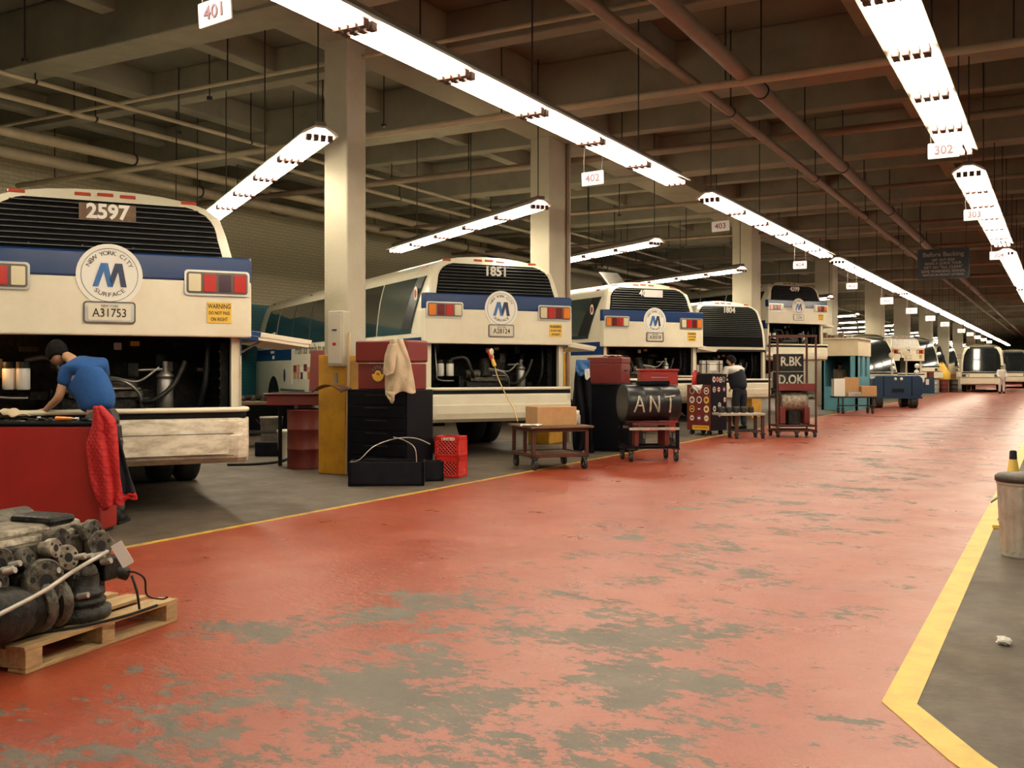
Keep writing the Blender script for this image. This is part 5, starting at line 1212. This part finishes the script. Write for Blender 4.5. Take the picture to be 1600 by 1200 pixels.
# ---------------------------------------------------------------- booth
bx0, by0 = -7.95, 36.6
p = P(1286, 580, 36.0); q1 = P(1339, 580, 35.6)
t = thing('office_booth', 'small office booth, cream above and pale blue below, beside the aisle', 'booth', (-7.62, 36.9, 0))
q = MB(); W, Lb, Hb = 1.25, 2.6, 2.55
q.bx(0, .12, 0, .08, 0, 2.0, teal); q.bx(W - .25, W, 0, .08, 0, 2.0, teal); q.bx(.12, W - .25, 0, .08, 0, .85, teal); q.bx(0, .08, 0, Lb, 0, 2.0, teal); q.bx(0, W, Lb - .08, Lb, 0, 2.0, teal)
q.bx(W - .08, W, 0, Lb, 0, 1.2, teal); q.bx(W - .08, W, 0, .5, 1.2, 2.0, teal); q.bx(W - .08, W, 1.0, 1.5, 1.2, 2.0, teal); q.bx(W - .08, W, 2.0, Lb, 1.2, 2.0, teal); q.build('lower_walls', t)
q = MB(); q.bx(-.03, W + .03, -.03, Lb + .03, 1.95, Hb, booth_c); q.build('cream_fascia', t, bevel=.01)
q = MB(); q.bx(-.1, W + .1, -.1, Lb + .1, Hb, Hb + .05, booth_c); q.build('roof', t)
for y in (.5, 1.5): q = MB(); q.bx(W - .05, W - .04, y, y + .5, 1.2, 1.96, glass_i); q.build('window_pane', t)
rn = random.Random(8)
for i in range(7):
    w2, h2 = rn.uniform(.12, .28), rn.uniform(.08, .2); q = MB(); q.bx(-w2 / 2, w2 / 2, -.12, .12, 0, h2, rn.choice([card, wood_dk, black_pl, galv])); q.bx(-w2 / 2 - .004, w2 / 2 + .004, -.124, .124, h2 - .03, h2 - .015, wood_dk)
    tag(q.build('storage_box', loc=(-7.55 + .29 * (i % 4), 37.1 + .6 * (i // 4), Hb + .052), bevel=.005), 'small box stored on the flat roof of the booth', 'box', 'boxes on the booth roof')
# cart with boxes in front of the booth
g1 = G(1318, 646.5); rz = YAW
t = thing('flat_cart', 'dark flat cart with cartons in front of the booth', 'cart', g1, rz)
q = MB(); q.bx(-.25, 1.15, 0, .6, .52, .57, darksteel); q.bx(-.2, 1.1, .02, .06, .25, .29, darksteel); q.build('deck', t, bevel=.006)
for x in (0, .98):
    for y in (.05, .5): q = MB(); q.bx(x - .02, x + .02, y, y + .04, .18, .52, darksteel); q.build('leg', t); caster(t, x, y + .02, .08, h=.18)
T0 = T3(*g1) @ RZ(rz)
for lab, x, w2, z, h2, m in (('white narrow carton with a black dot on the flat cart by the booth', -.08, .36, .571, .58, white), ('brown carton on the flat cart, right of the white one', .90, .5, .571, .34, card), ('long grey parcel lying at the front of the flat cart', .38, .42, .571, .14, galv), ('brown carton at the back of the flat cart, against the booth', .40, .5, .572, .62, card)):
    yb = .50 if 'back' in lab else (.12 if 'front' in lab else .3)
    p2 = on(T0, x, yb, z); tt = thing('carton', lab, 'box', p2, rz); dd = .09 if 'front' in lab or 'back' in lab else .15
    q = MB(); q.bx(-w2 / 2, w2 / 2, -dd, dd, 0, h2, m); q.build('carton_body', tt, bevel=.006)
    q = MB(); q.bx(-w2 / 2 - .002, w2 / 2 + .002, -.02, .02, h2 - .04, h2 + .002, cord_y); q.build('tape', tt)

# ---------------------------------------------------------------- tow tractor
g1 = G(1403, 637.5)
t = thing('tow_tractor', 'dark blue boxy tow tractor with mirrors on poles parked at the aisle edge', 'tractor', g1, YAW + R(-4))
q = MB(); q.prism([(-.85, .42), (-.93, .55), (-.93, 1.12), (-.80, 1.24), (.80, 1.24), (.93, 1.12), (.93, .55), (.85, .42)], 0, 1.5, tractor_m, T=frame((0, 1.5, 0), (1, 0, 0), (0, 0, 1))); q.build('body', t, bevel=.04)
q = MB(); q.bx(-.22, .22, -.03, .02, .60, .74, black); q.bx(-.9, .9, -.02, .02, .36, .44, tractor_m)
for x in (-.55, .5): q.bx(x, x + .03, -.02, .01, .45, 1.2, black)
q.build('front_grille', t)
for x in (-.10, .12): q = MB(); q.ball((x, -.02, 1.10), .06, lens_clear); q.build('headlight', t)
for x in (-.68, .62):
    for y in (.22, 1.3): q = MB(); q.rod((x - .13, y, .24), (x + .13, y, .24), .24, tyre_m, n=24); q.rod((x - .135, y, .24), (x + .135, y, .24), .12, steel, n=14); q.build('wheel', t)
for x, z, r in ((-.12, 2.02, .11), (.42, 2.08, .13)):
    q = MB(); q.rod((x, .35, 1.2), (x, .35, z), .025, booth_c); q.rod((x, .33, z), (x, .37, z), r, booth_c, n=20); q.build('pole_mirror', t)
for x, z in ((-.05, 1.50), (.84, 1.36), (.86, 1.6)):
    q = MB(); q.rod((x, .45, 1.2), (x, .45, z), .02, galv); q.ball((x, .45, z), (.10, .06, .10), white); q.build('round_lamp', t)

# ---------------------------------------------------------------- far buses and clutter
YF = R(146 - 180)
def far(u, D, yaw, front, label, z=0, **k):
    p = P(u, 580, D); return bus(label, (p.x, p.y), yaw, z, engine=False, flap=False, hatch=False, front=front, rear=not front, stripe=False, **k)
hx = Vector((cos(YF), sin(YF), 0))
def front_at(u, D, yaw, label, lift=0):
    p = P(u, 580, D); d = Vector((cos(yaw), sin(yaw), 0)); o = p - d * 12.2
    return bus(label, (o.x, o.y), yaw, lift, engine=False, flap=False, hatch=False, rear=False, front=True, stripe=False)
front_at(1374, 48.5, YF, 'bus facing the aisle with a big dark windshield, behind the tow tractor')
B7 = bus('far cream bus rear with pale louvers between two dark windshields', tuple(P(1416, 580, 57.5))[:2], YB, .25, engine=False, flap=False, stripe=False, pale=True)
front_at(1448, 66.0, YF, 'far bus facing the aisle, right of the cream bus rear', .4)
front_at(1483, 80.0, YF, 'farthest bus facing the aisle, above the yellow tarpaulin', .4)
YT = R(-88)
front_at(1534, 66.0, YT, 'bus parked head-on in the aisle, furthest end of the red floor')
front_at(1583, 82.0, YT, 'cream bus parked behind the head-on bus at the right edge')
# barrels and bins
g = G(1476, 613)
for du, m, lab in ((-16, galv, 'pale barrel under the yellow tarpaulin far down the aisle'), (-1, red_dull, 'dark red barrel under the yellow tarpaulin far down the aisle'), (14, darksteel, 'dark barrel at the right end of the far row of barrels')):
    drum(lab, g + Vector((RX * du * .043, RY * du * .043, 0)), .27, .85, m)
p = P(1470, 580, 67); p.z = .86
t = thing('yellow_tarpaulin', 'yellow tarpaulin heap piled on the barrels far down the aisle', 'tarpaulin', p, YAW)
q = MB(); rn = random.Random(3); n, k = 18, 12; vs = []
for j in range(k + 1):
    a = pi / 2 * j / k
    for i in range(n): 
        b_ = 2 * pi * i / n; rr_ = 1 + .22 * noise.noise(Vector((cos(b_) * 2, sin(b_) * 2, a * 2))); vs.append((.62 * sin(a) * cos(b_) * rr_, .4 * sin(a) * sin(b_) * rr_, 1.05 * cos(a) * rr_))
q.add(vs, [(j * n + i, (j + 1) * n + i, (j + 1) * n + (i + 1) % n, j * n + (i + 1) % n) for j in range(k) for i in range(n)], sticker_y, True); q.build('cloth', t)
p = P(1487, 580, 67); p.z = 0
p = P(1488, 580, 68.2); p.z = 0
t = thing('cream_locker', 'cream metal locker beside the head-on bus far down the aisle', 'locker', p, YAW); q = MB(); q.bx(-.28, .28, 0, .5, .05, 1.9, booth_c); q.build('body', t, bevel=.01); q = MB(); q.bx(-.25, .25, -.02, 0, .1, 1.2, card); q.build('door', t)
p = P(1449, 580, 62); p.z = 0
t = thing('blue_cabinet', 'dark blue cabinet left of the far barrels', 'cabinet', p, YAW); q = MB(); q.bx(-.35, .45, 0, .5, .0, 1.0, tractor_m); q.bx(-.1, .1, -.01, 0, .55, .9, sign_w); q.build('body', t, bevel=.01); q = MB(); q.bx(.12, .42, 0, .4, 1.0, 1.35, red_dull); q.build('top_bin', t, bevel=.02)

# ---------------------------------------------------------------- near right: trash can, cone, paper
g = P(1602, 580, 7.5); g.z = 0
t = thing('trash_can', 'dented galvanised trash can at the right edge on the grey floor', 'trash can', g)
q = MB(); n = 72; prof = [(.160, 0), (.165, .012), (.165, .03), (.166, .05), (.190, .52), (.193, .54), (.200, .55), (.200, .575)]; vs = []
for r_, z in prof:
    for i in range(n): rr_ = r_ + (.004 if (i % 4) < 2 and .04 < z < .53 else 0); vs.append((rr_ * cos(2 * pi * i / n), rr_ * sin(2 * pi * i / n), z))
q.add(vs, [(j * n + i, j * n + (i + 1) % n, (j + 1) * n + (i + 1) % n, (j + 1) * n + i) for j in range(len(prof) - 1) for i in range(n)], galv, False); q.build('can_body', t)
q = MB(); q.lathe([(.203, .565), (.210, .57), (.210, .605), (.19, .622), (.05, .635), (.01, .638)], darksteel, n=36); q.build('lid', t)
q = MB(); q.tube([(-.18, -.05, .44), (-.23, -.05, .40), (-.23, .05, .40), (-.18, .05, .44)], .006, steel, n=6); q.build('handle', t)
g = P(1583, 580, 8.9); g.z = 0
t = thing('safety_cone', 'yellow cone with a black tip just behind the trash can', 'cone', g)
q = MB(); q.bx(-.16, .16, -.16, .16, 0.001, .03, line_y); q.lathe([(.12, .03), (.035, .60), (.03, .62)], line_y, n=24); q.build('cone', t); q = MB(); q.lathe([(.033, .60), (.03, .68), (.02, .69)], black, n=16); q.build('tip', t)
g = G(1570, 1008)
q = MB(); vs = []; n, k = 12, 8
for j in range(k + 1):
    a = pi * j / k
    for i in range(n):
        b_ = 2 * pi * i / n; rr_ = 1 + .75 * noise.noise(Vector((cos(b_) * 2.3, sin(b_) * 2.3 + 5, cos(a) * 3))); vs.append((.040 * sin(a) * cos(b_) * rr_, .028 * sin(a) * sin(b_) * rr_, .022 + .022 * cos(a) * rr_))
q.add(vs, [(j * n + i, (j + 1) * n + i, (j + 1) * n + (i + 1) % n, j * n + (i + 1) % n) for j in range(k) for i in range(n)], paper_m, False)
tag(q.build('crumpled_paper', loc=(g.x, g.y, .0)), 'crumpled white paper ball on the grey floor at lower right', 'paper')
